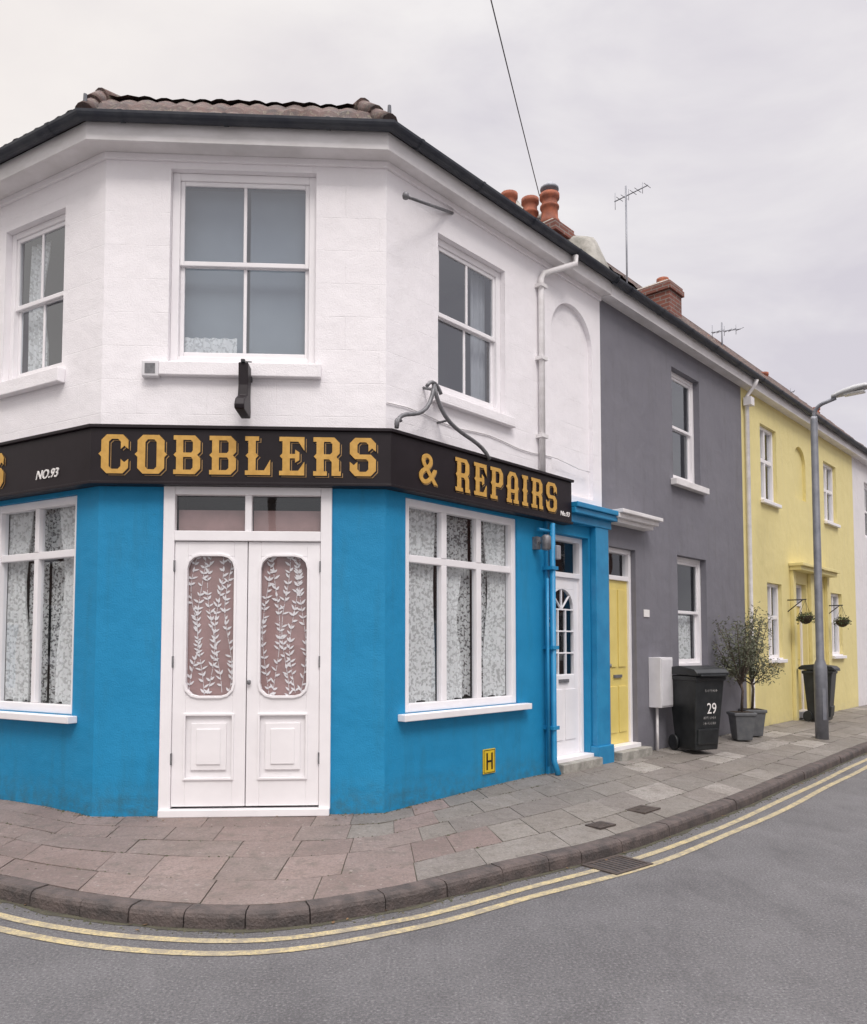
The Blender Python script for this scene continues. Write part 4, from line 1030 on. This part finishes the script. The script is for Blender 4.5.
# ================================================================ WHEELIE BINS
def bin_(t,o,rot,num,sc=(.88,.88,1.04)):
    base=FR.w(t,o,0); z=.205
    c,s=math.cos(rot),math.sin(rot)
    d=Vector((FR.d.x*c-FR.d.y*s,FR.d.x*s+FR.d.y*c,0)); n=Vector((d.y,-d.x,0))
    f=Fr((base.x,base.y),(d.x,d.y),(n.x,n.y),1); g=group('wheelie_bin',(base.x,base.y,z)); g.scale=sc
    b=B('body',f,m_plastic,g)
    b.box(-.22,.22,-.24,.20,z+.03,z+.93,tt=(-.285,.285),oo=(-.33,.30))
    b.box(-.305,.305,-.35,.32,z+.90,z+.96); b.box(-.20,.20,.2,.235,z+.10,z+.30,oo=(.2,.262))
    b.done(bevel=.02)
    l=B('lid',f,m_plastic,g)
    l.prism_o([(-.40,z+.975),(.36,z+.965),(.37,z+1.0),(.30,z+1.045),(-.05,z+1.085),(-.34,z+1.06),(-.42,z+1.02)],-.315,.315)
    l.box(-.25,.25,.30,.39,z+.955,z+.98)
    l.done(bevel=.018)
    w=B('wheels',f,m_plastic,g)
    for x in (-.27,.22):
        w.tube([(x,-.25,z+.10),(x+.05,-.25,z+.10)],.10,18)
    w.tube([(-.25,-.25,z+.10),(.25,-.25,z+.10)],.015,8); w.tube([(-.24,-.42,z+1.0),(.24,-.42,z+1.0)],.018,8)
    w.done()
    if num:
        def ofr(zz): return .20+(zz-.03)/.9*.10+.004
        text(g,'painted_number','29',f,.05,ofr(.57)+.003,z+.49,.19,m_letter,ext=.002,align='CENTER',bold=0)
        q=B('worn_lettering',f,m_faint,g)
        for rowz in (.76,.42,.35):
            x=-.09
            while x<.15:
                wd=random.uniform(.018,.03); hh=.035
                q.face([(x,ofr(rowz)+.001,z+rowz),(x+.007,ofr(rowz)+.001,z+rowz),(x+.007,ofr(rowz+hh)+.001,z+rowz+hh),(x,ofr(rowz+hh)+.001,z+rowz+hh)])
                q.face([(x+.007,ofr(rowz+.014)+.001,z+rowz+.014),(x+wd-.006,ofr(rowz+.014)+.001,z+rowz+.014),(x+wd-.006,ofr(rowz+.021)+.001,z+rowz+.021),(x+.007,ofr(rowz+.021)+.001,z+rowz+.021)])
                x+=wd+.008
        q.done(recalc=False)
bin_(5.47,.46,R_(-24),True,(.88,.88,1.07))
bin_(11.05,.42,R_(5),False,(.8,.8,1.0))

def olive(t,o,H,spread,nl,ph,pr=.16):
    base=FR.w(t,o,0); z=.205; g=group('potted_olive_tree',(base.x,base.y,z))
    f=Fr((base.x,base.y),(1,0),(0,-1),1)
    b=B('pot',f,m_planter,g); k=pr*.72
    b.box(-k,k,-k,k,z,z+ph,tt=(-pr,pr),oo=(-pr,pr)); b.box(-pr-.012,pr+.012,-pr-.012,pr+.012,z+ph-.05,z+ph); b.done(bevel=.012)
    b=B('soil',f,m_soil,g); b.face([(-pr+.02,-pr+.02,z+ph+.004),(pr-.02,-pr+.02,z+ph+.004),(pr-.02,pr-.02,z+ph+.004),(-pr+.02,pr-.02,z+ph+.004)]); b.done(recalc=False)
    tr=B('trunk_and_limbs',f,m_bark,g); lf=B('leaves',f,m_olive,g)
    z1=z+ph; top=z1+H*.30
    tr.tube([(0,0,z1),(.02,.01,z1+.2*H),(-.01,.0,top)],[.024,.02,.016],8)
    tips=[]
    for i in range(18):
        an=i*2.4+random.random(); r=spread*(.35+.75*random.random()); zz=top+(H*.70)*(.05+.95*random.random())
        st=(0,0,top-.12*random.random()); mid=(r*.45*math.cos(an),r*.45*math.sin(an),(st[2]+zz)/2-.02); en=(r*math.cos(an),r*math.sin(an),zz)
        tr.tube([st,mid,en],[.011,.008,.004],6)
        for q in range(5):
            u=q/4; tips.append(tuple(mid[c]+(en[c]-mid[c])*u for c in range(3)))
    for i in range(nl):
        p=random.choice(tips); sg=.055
        pos=f.loc(p[0]+random.gauss(0,sg),p[1]+random.gauss(0,sg),p[2]+random.gauss(0,sg*1.1))
        lf.leaf(pos,.058,.016)
    tr.done(); lf.done(recalc=False)
olive(7.15,.42,1.6,.40,2300,.42)
olive(7.80,.34,1.6,.38,2300,.42)

def basket(t,z):
    o=.32; g=group('hanging_basket',FR.w(t,o,z))
    b=B('bracket',FR,m_black,g); b.tube([(t,.0,z+.34),(t,.34,z+.34)],.012,6); b.tube([(t,.0,z+.12),(t,.28,z+.34)],.010,6)
    for a in (0,2.1,4.2): b.tube([(t,o,z+.33),(t+.13*math.cos(a),o+.13*math.sin(a),z+.02)],.003,5)
    b.done()
    b=B('bowl',FR,m_soil,g); b.lathe(t,o,[(.02,z-.12),(.07,z-.10),(.115,z-.05),(.135,z+.02),(.12,z+.03)],14); b.done()
    b=B('foliage',FR,m_green,g)
    for i in range(260):
        a=random.random()*6.28; r=.155*math.sqrt(random.random())*1.1; zz=z+random.gauss(.04,.035)-(.10*random.random() if r>.13 else 0)
        b.leaf(FR.loc(t+r*math.cos(a),o+r*math.sin(a),zz),.04,.024)
    b.done(recalc=False)
basket(10.6,2.16); basket(12.95,2.14)

# ================================================================ CAMERA, LIGHT, SKY
cam=bpy.data.cameras.new('camera'); co=bpy.data.objects.new('camera',cam); COL.objects.link(co); scene.camera=co
co.location=(0,0,1.65); co.rotation_euler=(R_(93),0,0)
cam.sensor_fit='VERTICAL'; cam.sensor_height=36; cam.lens=780/1024*36; cam.shift_y=(604-512)/1024; cam.clip_end=2000; cam.clip_start=.05

w=bpy.data.worlds.new('World'); scene.world=w; w.use_nodes=True; nt=w.node_tree; bg=nt.nodes['Background']
SAZ,SEL=163,50
sky=nt.nodes.new('ShaderNodeTexSky'); sky.sky_type='NISHITA'; sky.sun_disc=False; sky.sun_elevation=R_(SEL); sky.sun_rotation=R_(SAZ); sky.dust_density=3
tc=nt.nodes.new('ShaderNodeTexCoord')
sp=nt.nodes.new('ShaderNodeSeparateXYZ'); nt.links.new(tc.outputs['Generated'],sp.inputs[0])
mp=nt.nodes.new('ShaderNodeMapping'); mp.inputs['Scale'].default_value=(1,1,2.6); mp.inputs['Rotation'].default_value=(0,R_(14),0); nt.links.new(tc.outputs['Generated'],mp.inputs[0])
n1=N(nt,'ShaderNodeTexNoise',Scale=2.3,Detail=6,Roughness=.54,Distortion=.4); nt.links.new(mp.outputs[0],n1.inputs['Vector'])
cr=ramp(nt,n1.outputs['Fac'],.36,.64,(7.1,6.75,7.35,1),(9.3,9.0,9.05,1))
zr=N(nt,'ShaderNodeMapRange'); zr.inputs[1].default_value=.68; zr.inputs[2].default_value=.93; zr.inputs[3].default_value=1.0; zr.inputs[4].default_value=4.7; nt.links.new(sp.outputs[2],zr.inputs[0])
xr=N(nt,'ShaderNodeMapRange'); xr.inputs[1].default_value=.05; xr.inputs[2].default_value=-.5; xr.inputs[3].default_value=0; xr.inputs[4].default_value=1; nt.links.new(sp.outputs[0],xr.inputs[0])
warm=mixc(nt,xr.outputs[0],cr.outputs[0],mixc(nt,.7,cr.outputs[0],(10.2,9.5,8.8)))
vm=nt.nodes.new('ShaderNodeVectorMath'); vm.operation='SCALE'; nt.links.new(warm,vm.inputs[0]); nt.links.new(zr.outputs[0],vm.inputs['Scale'])
mx=mixc(nt,.94,sky.outputs[0],vm.outputs[0])
nt.links.new(mx,bg.inputs[0]); bg.inputs[1].default_value=.1
sd=bpy.data.lights.new('sun','SUN'); sd.energy=1.5; sd.angle=R_(20); sd.color=(1,.94,.89); so=bpy.data.objects.new('sun',sd); COL.objects.link(so)
az=R_(SAZ); el=R_(SEL)
dirv=Vector((math.sin(az)*math.cos(el),math.cos(az)*math.cos(el),math.sin(el)))
so.rotation_euler=dirv.to_track_quat('Z','Y').to_euler(); so.location=(-6,-8,12)
scene.view_settings.view_transform='Standard'; scene.view_settings.look='None'; scene.view_settings.exposure=0; scene.view_settings.gamma=1
